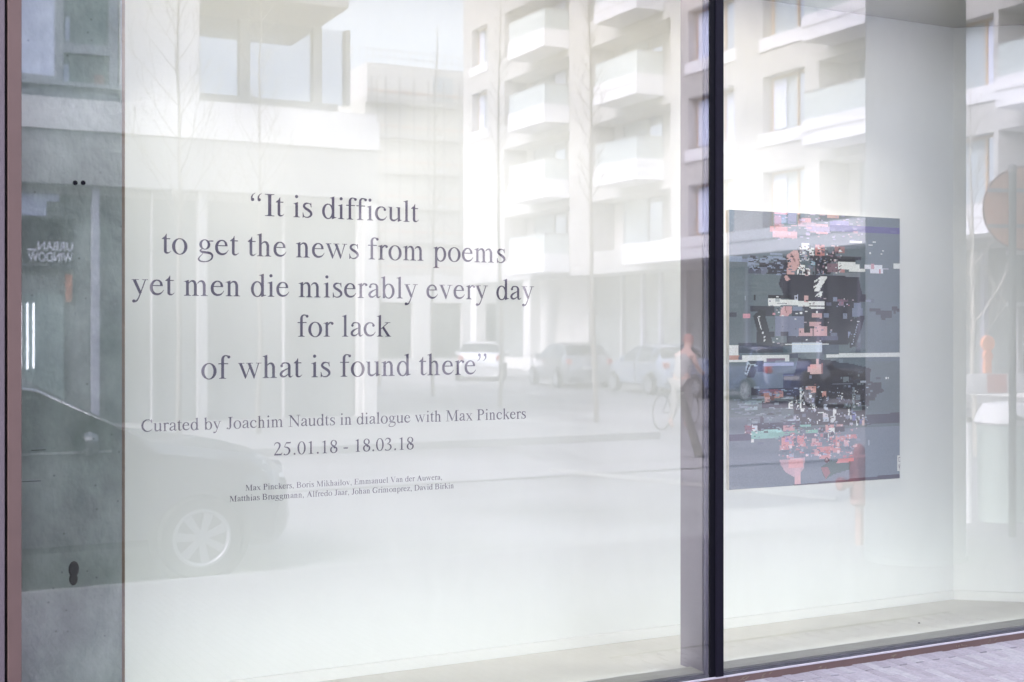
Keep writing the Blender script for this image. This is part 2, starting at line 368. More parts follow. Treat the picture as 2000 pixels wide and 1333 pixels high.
# concrete pier at the left
PY = D+.27
PX = xx(238, PY)
pier = MB().box(-2.4, PY, -.05, PX, WY-.002, 3.331).build('concrete_pier', M['conc'])
tag(pier, 'raw grey green concrete pier behind the glass at the left edge', 'pier')
MB().box(PX, PY-.001, 0, PX+.011, PY+.02, 3.33).build('edge_strip', M['rust'], pier)
def plug(px, py, rx, rz, nm='tie_hole'):
    c = (xx(px, PY), PY, zz(px, py, PY)); b = MB(); n = 18
    b.add([(c[0]+rx*math.cos(2*math.pi*k/n), c[1]-.0015, c[2]+rz*math.sin(2*math.pi*k/n)) for k in range(n)]+
          [(c[0]+rx*.75*math.cos(2*math.pi*k/n), c[1]-.007, c[2]+rz*.75*math.sin(2*math.pi*k/n)) for k in range(n)],
          [(k,(k+1)%n,n+(k+1)%n,n+k) for k in range(n)]+[tuple(range(n,2*n))])
    return b.build(nm, M['dark'], pier)
plug(144, 1112, .019, .030); plug(143.4, 1131, .0155, .024)
for px in (147, 162.5):                                       # two dark rubber stops on the outside of the pane
    MB().lathe([(.0085,0),(.008,.004),(.005,.0055)], (xx(px,D), 0, zz(px,357.5,D)), 16, 'y').build('rubber_stop', M['black'], win, smooth=True)
for px, py, l in ((60, 941, .07), (75, 880, .05)):
    MB().box(xx(px,PY)-l/2, PY-.0015, zz(px,py,PY), xx(px,PY)+l/2, PY-.0002, zz(px,py,PY)+.002).build('crack', M['dark'], pier)

# ------------------------------------------------------------------ serif lettering
class G:
    def __init__(s): s.b = MB(); s.k = 0
    def lay(s): s.k += 1; return -.25*s.k
    def P(s, pts):
        y = s.lay(); s.b.add([(p[0], y, p[1]) for p in pts], [tuple(range(len(pts)))]); return s
    def R(s, x0, y0, x1, y1): return s.P([(x0,y0),(x1,y0),(x1,y1),(x0,y1)])
    def C(s, x, y, r, n=18): return s.P([(x+r*math.cos(2*math.pi*k/n), y+r*math.sin(2*math.pi*k/n)) for k in range(n)])
    def O(s, cx, cy, RX, RY, rx, ry, dx=0, n=40):
        y = s.lay(); vs = []
        for k in range(n):
            a = 2*math.pi*k/n; vs.append((cx+RX*math.cos(a), y, cy+RY*math.sin(a)))
        for k in range(n):
            a = 2*math.pi*k/n; vs.append((cx+dx+rx*math.cos(a), y, cy+ry*math.sin(a)))
        s.b.add(vs, [(k,(k+1)%n,n+(k+1)%n,n+k) for k in range(n)]); return s
    def S(s, pts, sub=7, closed=False):
        y = s.lay(); n = len(pts); out = []
        def g(i): return pts[i % n] if closed else pts[max(0, min(n-1, i))]
        rng = n if closed else n-1
        for i in range(rng):
            p0, p1, p2, p3 = g(i-1), g(i), g(i+1), g(i+2)
            for j in range(sub):
                t = j/sub
                out.append(tuple(.5*((2*p1[q])+(-p0[q]+p2[q])*t+(2*p0[q]-5*p1[q]+4*p2[q]-p3[q])*t*t+(-p0[q]+3*p1[q]-3*p2[q]+p3[q])*t**3) for q in range(3)))
        if not closed: out.append(tuple(pts[-1]))
        m = len(out); L = []; Rr = []
        for i in range(m):
            a = out[(i-1) % m] if closed else out[max(0, i-1)]; c = out[(i+1) % m] if closed else out[min(m-1, i+1)]
            dx, dy = c[0]-a[0], c[1]-a[1]; l = math.hypot(dx, dy) or 1; nx, ny = -dy/l, dx/l; h = max(2, out[i][2])/2
            L.append((out[i][0]+nx*h, y, out[i][1]+ny*h)); Rr.append((out[i][0]-nx*h, y, out[i][1]-ny*h))
        vs = L+Rr; fs = [(i, (i+1) % m, m+(i+1) % m, m+i) for i in range(m if closed else m-1)]
        s.b.add(vs, fs); return s
    def foot(s, x0, x1, y=0, e=62, th=15, up=1):
        f = lambda d: y+up*d
        return s.P([(x0-e,f(0)),(x1+e,f(0)),(x1+e,f(th)),(x1+22,f(th+9)),(x1+6,f(th+22)),(x1,f(th+46)),(x0,f(th+46)),(x0-6,f(th+22)),(x0-22,f(th+9)),(x0-e,f(th))])
    def flag(s, x0, x1, t): return s.P([(x1,t),(x1-9,t+1),(x0-64,t-46),(x0-60,t-60),(x0-30,t-53),(x0-8,t-60),(x0,t-95),(x1,t-95)])
    def stem(s, x0, x1, y0, y1): return s.R(x0,y0,x1,y1)
def arch(g, o=0):
    g.S([(150+o,360,22),(205+o,415,34),(262+o,432,52),(318+o,405,74),(349+o,330,82),(350+o,300,82)]); return g
def usual():
    T = {}
    def new(c, adv): g = G(); T[c] = (g, adv); return g
    new('i',278).stem(98,180,0,380).flag(98,180,460).foot(98,180).C(137,628,50)
    new('l',278).stem(98,180,0,600).flag(98,180,683).foot(98,180)
    g = new('n',500).stem(82,164,0,380).flag(82,164,460).foot(82,164); arch(g).stem(309,391,0,320).foot(309,391)
    g = new('h',500).stem(82,164,0,600).flag(82,164,683).foot(82,164); arch(g).stem(309,391,0,320).foot(309,391)
    g = new('m',778).stem(82,164,0,380).flag(82,164,460).foot(82,164); arch(g,4).stem(313,395,0,320).foot(313,395); arch(g,262).stem(571,653,0,320).foot(571,653)
    new('r',333).stem(82,164,0,380).flag(82,164,460).foot(82,164).S([(150,350,22),(195,412,44),(240,440,44),(290,432,44)]).C(300,408,42)
    new('u',500).P([(150,450),(142,450),(14,450),(14,436),(52,430),(68,410),(68,360),(150,360)]).stem(68,150,150,400).S([(109,170,82),(112,95,82),(150,42,66),(215,28,56),(290,58,36),(350,110,22)]).P([(420,450),(412,450),(282,450),(282,436),(322,430),(338,410),(338,360),(420,360)]).stem(338,420,80,400).P([(338,100),(338,0),(346,-10),(482,42),(480,56),(440,52),(424,62),(420,100)])
    new('d',500).stem(338,420,80,600).flag(338,420,683).P([(338,100),(338,0),(346,-12),(490,38),(488,52),(444,50),(424,60),(420,100)]).O(216,222,190,238,112,204,8)
    new('b',500).stem(72,152,0,600).flag(72,152,683).O(274,222,194,236,114,204,-8)
    new('p',500).stem(80,162,-200,380).flag(80,162,460).foot(80,162,-217).O(278,222,192,238,112,204,-8)
    new('o',500).O(250,222,222,238,130,212)
    new('c',444).S([(352,372,50),(325,408,44),(262,434,34),(180,424,48),(106,362,74),(70,260,88),(80,155,88),(135,70,78),(215,34,62),(300,40,50),(370,85,26),(416,152,12)]).C(352,352,42)
    new('e',444).S([(352,292,78),(338,360,66),(290,418,44),(215,436,34),(138,402,58),(82,320,80),(66,225,86),(86,125,84),(145,58,74),(225,32,60),(310,48,46),(375,98,24),(416,160,12)]).R(98,266,392,294)
    new('a',444).stem(286,366,70,300).S([(326,270,80),(326,350,78),(296,412,56),(222,440,34),(140,428,46),(102,386,54)]).C(98,350,42).S([(306,276,20),(232,246,34),(140,196,58),(80,130,76),(86,70,74),(140,34,56),(210,44,38),(300,110,20)]).S([(326,110,80),(334,48,66),(368,22,46),(408,40,20),(444,70,12)])
    new('s',389).S([(318,356,14),(290,414,26),(215,440,34),(130,418,62),(92,350,72),(140,285,76),(230,232,82),(304,168,80),(318,92,66),(250,26,44),(160,12,30),(88,46,26),(62,110,14)]).P([(306,458),(322,458),(330,316),(314,316),(284,410)]).P([(50,-8),(64,-8),(98,44),(66,158),(50,158)])
    new('t',278).stem(76,158,90,450).P([(158,440),(158,578),(144,578),(104,506),(18,436),(18,420),(80,420)]).R(150,420,256,450).S([(117,120,82),(120,66,80),(152,30,58),(205,28,34),(252,58,16),(278,84,12)])
    new('f',333).stem(104,186,0,560).foot(104,186,0,66).R(20,420,308,450).S([(145,520,82),(150,590,76),(176,640,56),(228,668,34),(300,655,38)]).C(326,628,44)
    new('g',500).O(222,300,160,152,82,124).P([(330,392),(474,392),(474,424),(410,424),(300,410)]).S([(150,176,20),(104,140,34),(96,112,46),(150,84,66),(260,72,70),(380,50,70),(440,-6,58),(424,-104,44),(330,-176,34),(215,-200,32),(96,-184,42),(44,-130,48),(72,-66,30),(142,10,18),(170,60,16)])
    new('y',500).S([(88,440,86),(262,50,78)],1).S([(398,440,30),(262,60,32),(210,-70,36),(165,-150,44),(110,-182,54)]).C(76,-170,46).R(14,434,216,450).R(312,434,476,450)
    new('v',500).P([(52,440),(140,440),(290,100),(262,-12),(246,-12)]).P([(246,-12),(262,-12),(418,440),(384,440)]).R(14,434,216,450).R(312,434,480,450)
    new('w',722).P([(40,440),(126,440),(256,100),(238,-12),(222,-12)]).P([(222,-12),(238,-12),(384,352),(366,392)]).P([(296,440),(382,440),(512,100),(494,-12),(478,-12)]).P([(478,-12),(494,-12),(640,440),(606,440)]).R(12,434,200,450).R(256,434,452,450).R(546,434,704,450)
    new('x',500).P([(46,440),(138,440),(452,10),(358,10)]).P([(376,440),(410,440),(120,10),(82,10)]).R(16,434,220,450).R(300,434,466,450).R(16,0,190,15).R(262,0,484,15)
    new('k',500).stem(82,164,0,600).flag(82,164,683).foot(82,164).P([(160,222),(160,254),(378,440),(420,440)]).R(290,434,480,450).P([(205,262),(258,318),(470,14),(372,14)]).R(305,0,506,15)
    new('z',444).R(44,418,408,450).R(28,0,418,32).P([(306,420),(400,420),(126,30),(30,30)]).P([(44,450),(44,330),(60,330),(86,400),(130,420)]).P([(418,0),(428,135),(412,135),(380,55),(330,30)])
    # capitals
    new('I',333).stem(116,216,0,662).foot(116,216,0,96,18).foot(116,216,662,96,18,-1)
    new('P',556).stem(100,200,0,662).foot(100,200,0,84,18).foot(100,200,662,84,18,-1).S([(200,643,36),(300,643,38),(400,606,70),(462,490,98),(410,380,70),(310,338,40),(200,336,30)])
    new('B',667).stem(100,200,0,662).foot(100,200,0,82,18).foot(100,200,662,82,18,-1).S([(200,644,34),(330,643,38),(438,600,72),(474,508,92),(430,410,64),(340,364,34),(200,358,28)]).S([(200,358,28),(360,352,34),(490,300,74),(538,190,102),(490,76,76),(370,20,40),(200,19,36)])
    new('D',722).stem(100,200,0,662).foot(100,200,0,84,18).foot(100,200,662,84,18,-1).S([(200,643,36),(370,636,42),(540,555,84),(626,400,106),(626,260,106),(540,105,84),(380,26,44),(200,19,36)])
    new('E',611).stem(100,200,0,662).foot(100,200,0,88,18).foot(100,200,662,88,18,-1).R(180,640,546,662).P([(470,645),(546,662),(552,522),(534,522),(515,600)]).R(190,326,410,354).P([(394,248),(412,248),(412,432),(394,432),(380,345)]).R(180,0,560,24).P([(480,18),(562,0),(597,168),(577,168),(540,70)])
    new('C',667).S([(592,470,14),(548,572,26),(460,634,36),(360,648,38),(240,610,66),(130,500,98),(86,335,108),(120,180,104),(220,62,76),(340,20,48),(450,30,42),(550,80,32),(632,155,16)]).P([(586,676),(603,676),(612,450),(595,450),(545,590)])
    new('G',722).S([(608,470,14),(562,572,26),(470,634,36),(366,648,38),(240,610,66),(130,500,98),(86,335,108),(120,180,104),(220,62,76),(350,18,48),(470,24,40),(570,60,40)]).P([(600,676),(617,676),(626,450),(609,450),(560,590)]).stem(512,608,48,250).foot(512,608,276,78,18,-1)
    new('J',389).stem(188,288,140,662).foot(188,288,662,86,18,-1).S([(238,170,100),(232,80,84),(196,15,54),(120,-4,44)]).C(74,34,46)
    new('N',722).R(108,10,142,600).R(16,0,240,19).P([(12,662),(170,662),(612,110),(612,-12),(594,-12),(110,600),(60,643),(12,643)]).R(580,20,612,650).R(480,643,712,662)
    new('M',889).R(122,10,156,620).R(12,0,250,19).P([(14,662),(216,662),(462,130),(436,0),(420,0),(118,640),(14,643)]).P([(420,0),(436,0),(710,640),(670,640)]).stem(664,762,0,662).foot(664,762,0,100,18).P([(664,662),(863,662),(863,643),(762,630),(664,640)])
    new('V',722).P([(84,650),(200,650),(410,110),(378,-12),(362,-12)]).P([(362,-12),(378,-12),(626,650),(588,650)]).R(16,643,300,662).R(488,643,697,662)
    new('A',722).P([(340,674),(358,674),(380,600),(136,10),(96,10)]).P([(340,674),(366,674),(634,10),(514,10),(300,540)]).R(208,216,470,246).R(14,0,218,19).R(448,0,706,19)
    # figures and points
    new('0',500).O(250,332,222,344,130,314)
    new('1',500).stem(214,298,0,600).P([(298,676),(288,676),(112,590),(116,576),(160,590),(196,590),(214,560),(298,560)]).foot(214,298,0,86)
    new('2',500).S([(42,505,14),(74,590,36),(140,645,52),(222,652,58),(312,602,82),(340,500,88),(300,385,70),(190,210,46),(62,50,34)]).P([(30,0),(424,0),(476,140),(458,140),(420,88),(380,76),(92,76),(30,18)])
    new('3',500).S([(48,530,14),(90,602,34),(150,645,48),(220,650,58),(312,606,80),(336,525,84),(296,432,60),(190,366,22)]).S([(150,346,20),(240,342,40),(338,288,76),(384,195,88),(350,90,72),(260,20,44),(160,6,38),(90,26,46)]).C(76,38,38)
    new('5',500).P([(158,590),(182,662),(398,662),(436,690),(404,590)]).P([(180,662),(196,620),(90,405),(66,418)]).S([(72,412,16),(180,402,56),(290,352,80),(352,250,90),(340,140,84),(276,50,60),(170,6,42),(92,22,46)]).C(76,34,38)
    new('8',500).O(250,512,176,164,98,134).O(250,170,206,184,118,148).P([(150,420),(210,450),(350,250),(280,220)])
    new('.',250).C(125,40,50)
    new(',',250).C(122,42,50).S([(148,50,50),(148,-20,46),(112,-95,24),(60,-138,8)])
    new('-',333).R(39,194,285,256)
    new('\u201c',444).C(88,478,50).S([(64,490,48),(66,560,46),(104,628,24),(170,676,8)]).C(288,478,50).S([(264,490,48),(266,560,46),(304,628,24),(370,676,8)])
    new('\u201d',444).C(98,620,50).S([(122,610,48),(120,540,46),(82,470,24),(18,424,8)]).C(298,620,50).S([(322,610,48),(320,540,46),(282,470,24),(218,424,8)])
    return T
GL = usual()
SHORT = {'.':'full_stop', ',':'comma', '-':'dash', '\u201c':'opening_quote', '\u201d':'closing_quote'}
gmesh = {}
for ch, (g, adv) in GL.items():
    # thousandths of an em; the layers sit a hair apart so that no two faces share a plane
    g.b.v = [(v[0], v[1]*.4, v[2]) for v in g.b.v]
    me = g.b.mesh('letter', M['ink'])
    bm = bmesh.new(); bm.from_mesh(me)
    for f in bm.faces:
        if f.normal.y > 0: f.normal_flip()
    bm.to_mesh(me); bm.free(); gmesh[ch] = me
def ink(ch):
    xs = [v[0] for v in GL[ch][0].b.v]; return min(xs), max(xs)
lettering = thing('wall_lettering', 'dark serif exhibition text applied to the white display wall', 'lettering', (0, WY-.0006, 0))
def line(text, pxa, pxb, ba, bb):
    """ink from pxa to pxb, baseline through (pxa, ba) and (pxb, bb)"""
    xa, xb = xx(pxa, WY), xx(pxb, WY); z = (zz(pxa, ba, WY)+zz(pxb, bb, WY))/2
    adv = sum((GL[c][1] if c != ' ' else 250) for c in text)
    i0 = ink(text[0])[0]; i1 = GL[text[-1]][1]-ink(text[-1])[1]
    s = (xb-xa)/(adv-i0-i1); x = xa-i0*s
    ln = bpy.data.objects.new('text_line', None); col.objects.link(ln); ln.parent = lettering; ln.location = (x, 0, z); ln.empty_display_size = .05
    ln['label'] = 'line reading '+text
    p = 0
    for c in text:
        if c != ' ':
            o = bpy.data.objects.new(SHORT.get(c, 'letter'), gmesh[c]); col.objects.link(o); o.parent = ln
            o.location = (p*s, 0, 0); o.scale = (s, s, s)
        p += GL[c][1] if c != ' ' else 250
line('\u201cIt is difficult', 490, 818, 421, 435)
line('to get the news from poems', 316, 987, 495.5, 514.5)
line('yet men die miserably every day', 257, 1043, 575, 588)
line('for lack', 581, 764, 658, 658)
line('of what is found there\u201d', 393, 950, 741, 731.5)
line('Curated by Joachim Naudts in dialogue with Max Pinckers', 276, 1027, 844, 818)
line('25.01.18 - 18.03.18', 535, 808, 889.5, 878.5)
line('Max Pinckers, Boris Mikhailov, Emmanuel Van der Auwera,', 479, 863, 958, 938)
line('Matthias Bruggmann, Alfredo Jaar, Johan Grimonprez, David Birkin', 448, 886, 979.5, 955)

# ------------------------------------------------------------------ the framed print: an abstract of torn picture blocks
import numpy as np
def srgb(c): return tuple(((v/255)/12.92 if v/255 <= .04045 else ((v/255+.055)/1.055)**2.4) for v in c)
AN, AM = 200, 248
AB_ = 1.0
art = np.zeros((AM, AN, 3)); rng = np.random.default_rng(5)
def a_uv(px, py):
    xa, xb = xx(1424, WY-.03), xx(1757, WY-.03); u = (xx(px, WY-.03)-xa)/(xb-xa)
    top = 410+.0511*(px-1424); bot = 957-.0661*(px-1424)
    return u, (py-top)/(bot-top)
def c4(x, y): return a_uv(1420+x/4.76, 400+y/4.76)
def c5(x, y): return a_uv(1420+x/4.6, 670+y/4.6)
GX, GY = np.meshgrid((np.arange(AN)+.5)/AN, (np.arange(AM)+.5)/AM)
def fill(mask, c, a=1.0): art[mask] = art[mask]*(1-a)+np.array(srgb(c))*a
def rc(f, x0, y0, x1, y1, c, a=1.0):
    u0, v0 = f(x0, (y0+y1)/2); u1, v1 = f(x1, (y0+y1)/2); _, v0 = f((x0+x1)/2, y0); _, v1 = f((x0+x1)/2, y1)
    u1 = max(u1, u0+1.01/AN); v1 = max(v1, v0+1.01/AM)
    fill((GX >= u0)&(GX < u1)&(GY >= v0)&(GY < v1), c, a)
def pg(f, pts, c, a=1.0):
    q = [f(*p) for p in pts]; ins = np.zeros(GX.shape, bool); j = len(q)-1
    for i in range(len(q)):
        (xi, yi), (xj, yj) = q[i], q[j]
        if yi != yj:
            ins ^= ((yi > GY) != (yj > GY)) & (GX < (xj-xi)*(GY-yi)/(yj-yi)+xi)
        j = i
    fill(ins, c, a)
def ci(f, x, y, r, c, a=1.0): pg(f, [(x+r*math.cos(k*.4), y+r*math.sin(k*.4)) for k in range(16)], c, a)
fill(GX >= 0, (82,96,98))
for k in range(40):                                            # soft cloudiness of the print's ground
    u, v, r = rng.random(), rng.random(), .05+.12*rng.random(); g = int(rng.integers(-9, 9))
    fill((GX-u)**2+((GY-v)*1.3)**2 < r*r, (84+g,97+g,99+g), .35)
fill(GY > .80, (104,113,126)); fill((GY > .74)&(GX < .4), (100,108,120), .7)
fill((GX > .8)&(GY < .55), (84,98,106), .8)
NV, BK, CR, FL_, OR, PK, LB, LG = (30,30,48), (14,14,24), (214,214,204), (196,140,126), (190,112,84), (206,120,124), (120,132,150), (110,118,138)
for a in [(440,65,590,95,(200,110,90)),(410,95,660,200,(70,98,92)),(440,100,505,215,(150,80,70)),(560,70,640,180,(120,110,140)),(930,95,1040,125,(190,140,120)),
          (690,120,780,200,(200,130,130)),(830,180,940,275,(214,140,140)),(400,205,560,255,(190,100,90)),(420,250,650,310,(196,130,130)),(950,150,1130,230,(120,110,160)),
          (950,205,1605,262,(52,44,120)),(1515,240,1575,262,(74,66,130)),(660,170,830,205,(170,130,140)),(740,205,950,250,(150,120,150)),
          (1140,340,1250,352,CR),(1315,370,1355,382,CR),(1350,345,1382,358,CR),(1440,423,1456,436,CR),(1322,443,1338,458,CR),(1428,450,1440,458,CR),
          (20,485,135,535,LB),(135,500,192,530,LG),(190,490,255,578,LB),(310,495,372,545,LB),(370,480,510,520,LB),(400,455,510,474,LB),(460,515,550,545,NV),(300,545,400,600,BK),
          (380,540,600,650,NV),(555,598,582,645,LB),(200,600,372,645,(64,66,82)),(265,585,320,605,BK),(315,580,375,645,(90,94,112)),
          (820,370,905,475,(186,100,80)),(690,360,760,425,(206,206,206)),(765,415,803,470,CR),(690,420,735,520,(150,150,160)),(650,560,720,665,CR),(715,590,772,655,CR),(725,600,755,625,BK),(668,610,700,640,BK),
          (770,475,1190,530,BK),(930,452,1010,480,BK),(1080,485,1195,532,BK),(1188,488,1245,512,NV),(1000,390,1090,450,(150,90,80)),
          (780,520,850,560,(130,160,170)),(820,530,960,650,BK),(930,545,1030,630,(120,80,90)),(1030,530,1195,600,CR),(1130,550,1230,620,CR),(1200,598,1285,628,CR),(1035,600,1090,635,(180,110,100)),
          (980,630,1240,675,(112,116,118)),(1275,560,1440,598,(206,200,200)),(1330,600,1447,640,(206,196,196)),(1335,550,1368,600,(190,120,130)),(1408,600,1430,642,(176,90,100)),(1548,550,1605,600,CR),(1440,596,1500,603,(160,160,170))]:
    rc(c4, *a)
pg(c4, [(555,470),(610,430),(660,430),(680,560),(630,620),(610,690),(545,710),(560,560)], FL_)
pg(c4, [(585,455),(600,450),(640,530),(625,535)], (140,90,84))
pg(c4, [(505,650),(980,655),(1222,680),(1245,790),(1255,830),(1292,835),(1285,905),(1180,912),(1175,1080),(1125,1300),(720,1300),(715,970),(530,850),(478,735)], (26,25,42))
pg(c4, [(530,665),(560,660),(590,700),(545,712)], FL_)
pg(c4, [(868,668),(934,668),(855,806),(805,808),(838,745)], CR); pg(c4, [(800,760),(850,735),(850,742),(805,775)], CR); pg(c4, [(805,715),(866,672),(872,680),(815,725)], CR)
pg(c4, [(862,810),(890,810),(874,858),(856,856),(862,830),(820,858),(818,850)], CR)
for a in [(380,845,600,872,BK),(380,870,497,942,CR),(495,888,662,936,CR),(658,900,907,950,CR),(765,952,905,970,CR),(765,943,905,950,BK),(715,845,752,905,FL_),(160,845,172,893,(130,140,140)),(245,843,265,893,BK),
          (210,942,440,990,(32,32,44)),(350,985,440,1038,(36,36,48)),(22,1000,88,1050,(46,48,62)),(150,1010,215,1052,PK),(425,1010,445,1030,PK),
          (445,1035,712,1225,(112,114,136)),(610,950,700,992,LG),(605,990,712,1040,(48,50,66)),(635,1003,660,1016,CR),(676,1003,700,1016,CR),
          (980,862,1026,905,LG),(1180,910,1245,990,LG),(1335,875,1370,912,(72,80,98)),(1290,888,1335,905,LG),(1020,878,1130,905,(110,70,90)),(1040,905,1085,945,(120,90,110)),(920,905,965,945,(80,84,104)),
          (1320,962,1430,992,NV),(1385,985,1530,1026,NV),(1430,1022,1527,1055,NV),(1435,1050,1472,1075,NV),(1530,945,1580,988,NV),(1575,967,1606,992,NV),(1545,985,1570,1020,NV),
          (790,1005,882,1046,(196,140,126)),(830,988,845,1010,CR),(765,1090,872,1135,(200,140,130)),(670,1150,930,1226,(206,146,140)),(808,1132,925,1222,(214,150,144)),(715,1135,772,1192,BK),(798,1138,806,1220,BK),
          (900,1010,948,1050,LG),(1075,1012,1115,1058,(120,124,140)),(960,1190,1024,1222,(90,92,112)),(495,1180,568,1225,(50,52,68)),(275,1182,440,1232,(30,32,42)),
          (550,1225,870,1300,(38,38,60)),(870,1225,1030,1265,(70,72,100)),(1165,960,1260,1045,LG),(1125,1185,1160,1240,(130,134,160))]:
    rc(c4, *a)
pg(c4, [(490,1035),(500,975),(525,945),(600,950),(598,1010),(560,1038)], (206,142,136)); pg(c4, [(535,950),(545,950),(552,1010),(545,1012)], (150,90,88))
pg(c4, [(242,1040),(300,975),(352,990),(360,1060),(400,1200),(436,1345),(275,1345),(278,1180)], (20,24,30))
pg(c4, [(284,1050),(292,1050),(322,1160),(314,1160)], CR)
for (x, y) in ((330,1192),(345,1230),(345,1262),(370,1305),(296,1042)): ci(c4, x, y, 9, CR)
pg(c4, [(1182,1060),(1245,1030),(1282,1040),(1262,1100),(1238,1190),(1190,1320),(1140,1330),(1130,1240)], (28,30,44))
for k in range(9): ci(c4, 1212-6*k+rng.integers(-3,3), 1120+22*k, 6, (170,175,190))
pg(c4, [(630,845),(656,838),(658,884),(622,884)], (170,170,180)); pg(c4, [(636,855),(648,850),(650,880),(632,880)], BK)
# lower half
for a in [(100,0,580,92,(34,44,56)),(270,0,410,92,(22,28,36)),(500,25,590,90,(40,70,76)),(580,0,850,90,(186,196,208)),(520,10,915,20,(210,214,222)),(22,18,103,115,(214,220,216)),(20,115,105,148,(190,124,90)),(103,118,135,148,(80,80,96)),
          (135,105,560,165,CR),(22,148,240,168,CR),(560,95,640,135,(40,48,70)),(890,96,1555,132,CR),(850,20,1000,100,(60,76,90)),(1150,0,1200,90,(60,70,80)),
          (350,140,520,165,(120,90,110)),(435,160,515,200,(120,124,130)),(270,210,330,260,(36,40,56)),(330,180,600,205,(150,150,170)),(490,230,540,280,(90,100,104)),(500,280,620,400,(30,34,56)),(500,290,600,300,(60,70,110))]:
    rc(c5, *a)
pg(c5, [(640,140),(880,150),(1130,190),(1290,232),(1282,352),(1382,356),(1384,415),(1412,420),(1408,438),(1345,465),(1342,485),(1285,510),(1268,560),(1240,572),(1238,650),(1250,720),(1050,740),(600,740),(600,480),(560,400),(600,300)], (20,20,34))
pg(c5, [(188,165),(330,160),(320,205),(275,215),(240,312),(185,310),(158,280)], (22,26,34))
for p in ([(178,170),(190,160),(205,190),(270,198),(268,206),(215,206),(180,292),(158,280),(162,262)],): pg(c5, p, (160,170,168)); pg(c5, [(192,190),(204,205),(172,275),(165,262)], (22,26,34))
for a in [(725,215,850,262,(206,150,136)),(745,195,860,280,(214,158,142)),(795,145,822,205,(206,146,130)),(845,180,858,285,(150,80,70)),(735,292,762,320,(100,104,124)),
          (1335,310,1380,332,(50,56,74)),(1425,308,1436,328,CR),(1442,308,1452,328,CR),(710,390,802,416,(190,110,84)),(755,405,802,444,(196,120,94)),(855,440,892,482,(200,124,100)),(780,365,800,380,(120,60,60)),
          (282,405,640,425,BK),(218,400,280,470,(40,40,58)),(290,425,330,480,(90,50,44)),(330,438,500,500,(176,104,70)),(385,440,420,520,(110,60,48)),(500,425,640,480,(20,20,32)),(330,418,490,436,(120,40,40)),
          (315,530,550,582,(40,36,56)),(340,490,385,535,(206,150,140)),(160,520,310,550,(140,160,158)),(160,578,275,605,(150,164,164)),(220,480,340,500,(130,136,148)),(505,480,560,500,(160,170,170)),
          (1038,305,1092,352,(96,108,108)),(1120,400,1146,560,(110,124,124)),(1150,465,1200,515,(104,116,118)),(1110,560,1250,575,(96,108,108)),(1115,570,1210,606,(96,108,108)),(1000,140,1040,182,(104,112,116)),(1045,545,1105,580,(90,104,104)),(1195,345,1250,360,(160,165,172)),(945,365,1130,372,(90,96,104)),
          (548,520,592,595,CR),(740,468,762,500,(206,206,206)),(752,490,780,540,(110,112,140)),(762,540,792,592,CR),(865,550,905,605,(190,190,196)),(860,630,902,680,(196,180,176)),(808,622,866,634,CR),(860,670,912,710,(170,174,180)),
          (948,585,966,700,CR),(960,600,980,640,CR),(930,660,975,712,(196,190,180)),(1010,610,1030,660,(160,130,140)),(1088,600,1100,665,CR),(1098,650,1112,690,CR),(1060,655,1105,690,(110,114,130)),(910,540,985,560,(70,86,84)),
          (1120,620,1150,700,(80,80,150)),(1150,640,1158,700,(190,190,214)),(1160,680,1176,742,CR),(1190,690,1212,738,(70,70,140)),(1212,680,1236,740,(206,160,140)),
          (298,662,330,718,(46,44,66)),(600,638,642,668,(60,60,80)),(540,690,650,708,(180,184,192)),(270,715,530,782,(48,46,70)),(500,705,660,745,(60,58,84)),(22,820,215,882,(66,62,90)),(210,722,270,740,(70,66,90)),
          (160,740,222,812,(130,80,100)),(222,740,270,780,(200,196,206)),(235,785,275,812,(214,214,220)),(215,785,500,862,(120,176,160)),(300,780,490,800,(140,196,178)),(440,775,490,812,(150,206,190)),(380,800,560,835,(110,168,150)),(560,780,650,820,(100,150,138)),(215,868,243,892,(220,224,226)),(275,893,328,908,(90,96,116)),
          (500,745,602,792,(206,130,130)),(655,735,755,750,(120,180,160)),(710,778,812,812,(110,176,150)),(820,755,1052,802,(44,40,60)),(880,735,960,808,(206,130,120)),(913,760,966,810,(220,220,220)),(980,730,1040,756,(190,130,120)),(615,725,640,780,(60,60,80)),
          (484,842,602,925,(214,120,116)),(520,850,580,890,(176,110,170)),(630,835,690,895,(214,110,112)),(640,880,706,935,(210,120,120)),(470,920,560,965,(200,110,112)),(600,850,624,915,(90,90,110)),
          (865,812,912,868,(60,56,80)),(915,805,955,832,(50,48,70)),(905,812,914,880,CR),(700,810,800,850,(100,90,110)),(760,860,800,900,(210,150,150)),(750,900,850,925,(206,120,124)),(972,835,1010,925,(214,124,120)),(1005,840,1060,880,(200,120,118)),(1045,870,1095,935,(214,150,150)),(1060,820,1165,860,(204,110,106)),(1090,822,1110,862,(220,190,190)),(990,895,1005,960,(226,180,176)),
          (810,935,960,985,(210,112,108)),(940,945,1020,990,(206,120,116)),(870,960,930,1010,(190,90,86)),(780,960,830,1010,(206,140,140)),(830,1005,930,1040,(206,112,104)),
          (552,1045,680,1120,(222,140,138)),(535,1020,600,1040,(200,120,124)),(550,1110,640,1150,(150,120,140)),(607,1120,662,1272,(216,150,150)),
          (1300,665,1346,692,(176,104,90)),(1268,870,1280,920,(190,186,196))]:
    rc(c5, *a)
pg(c5, [(652,400),(668,398),(670,585),(652,585)], CR)
for (x, y) in ((690,455),(695,505),(705,540),(635,520),(640,570)): pg(c5, [(x-22,y+20),(x-15,y+26),(x+2,y-8),(x-6,y-14)], CR)
pg(c5, [(1250,650),(1555,626),(1555,716),(1250,738)], (38,34,58))
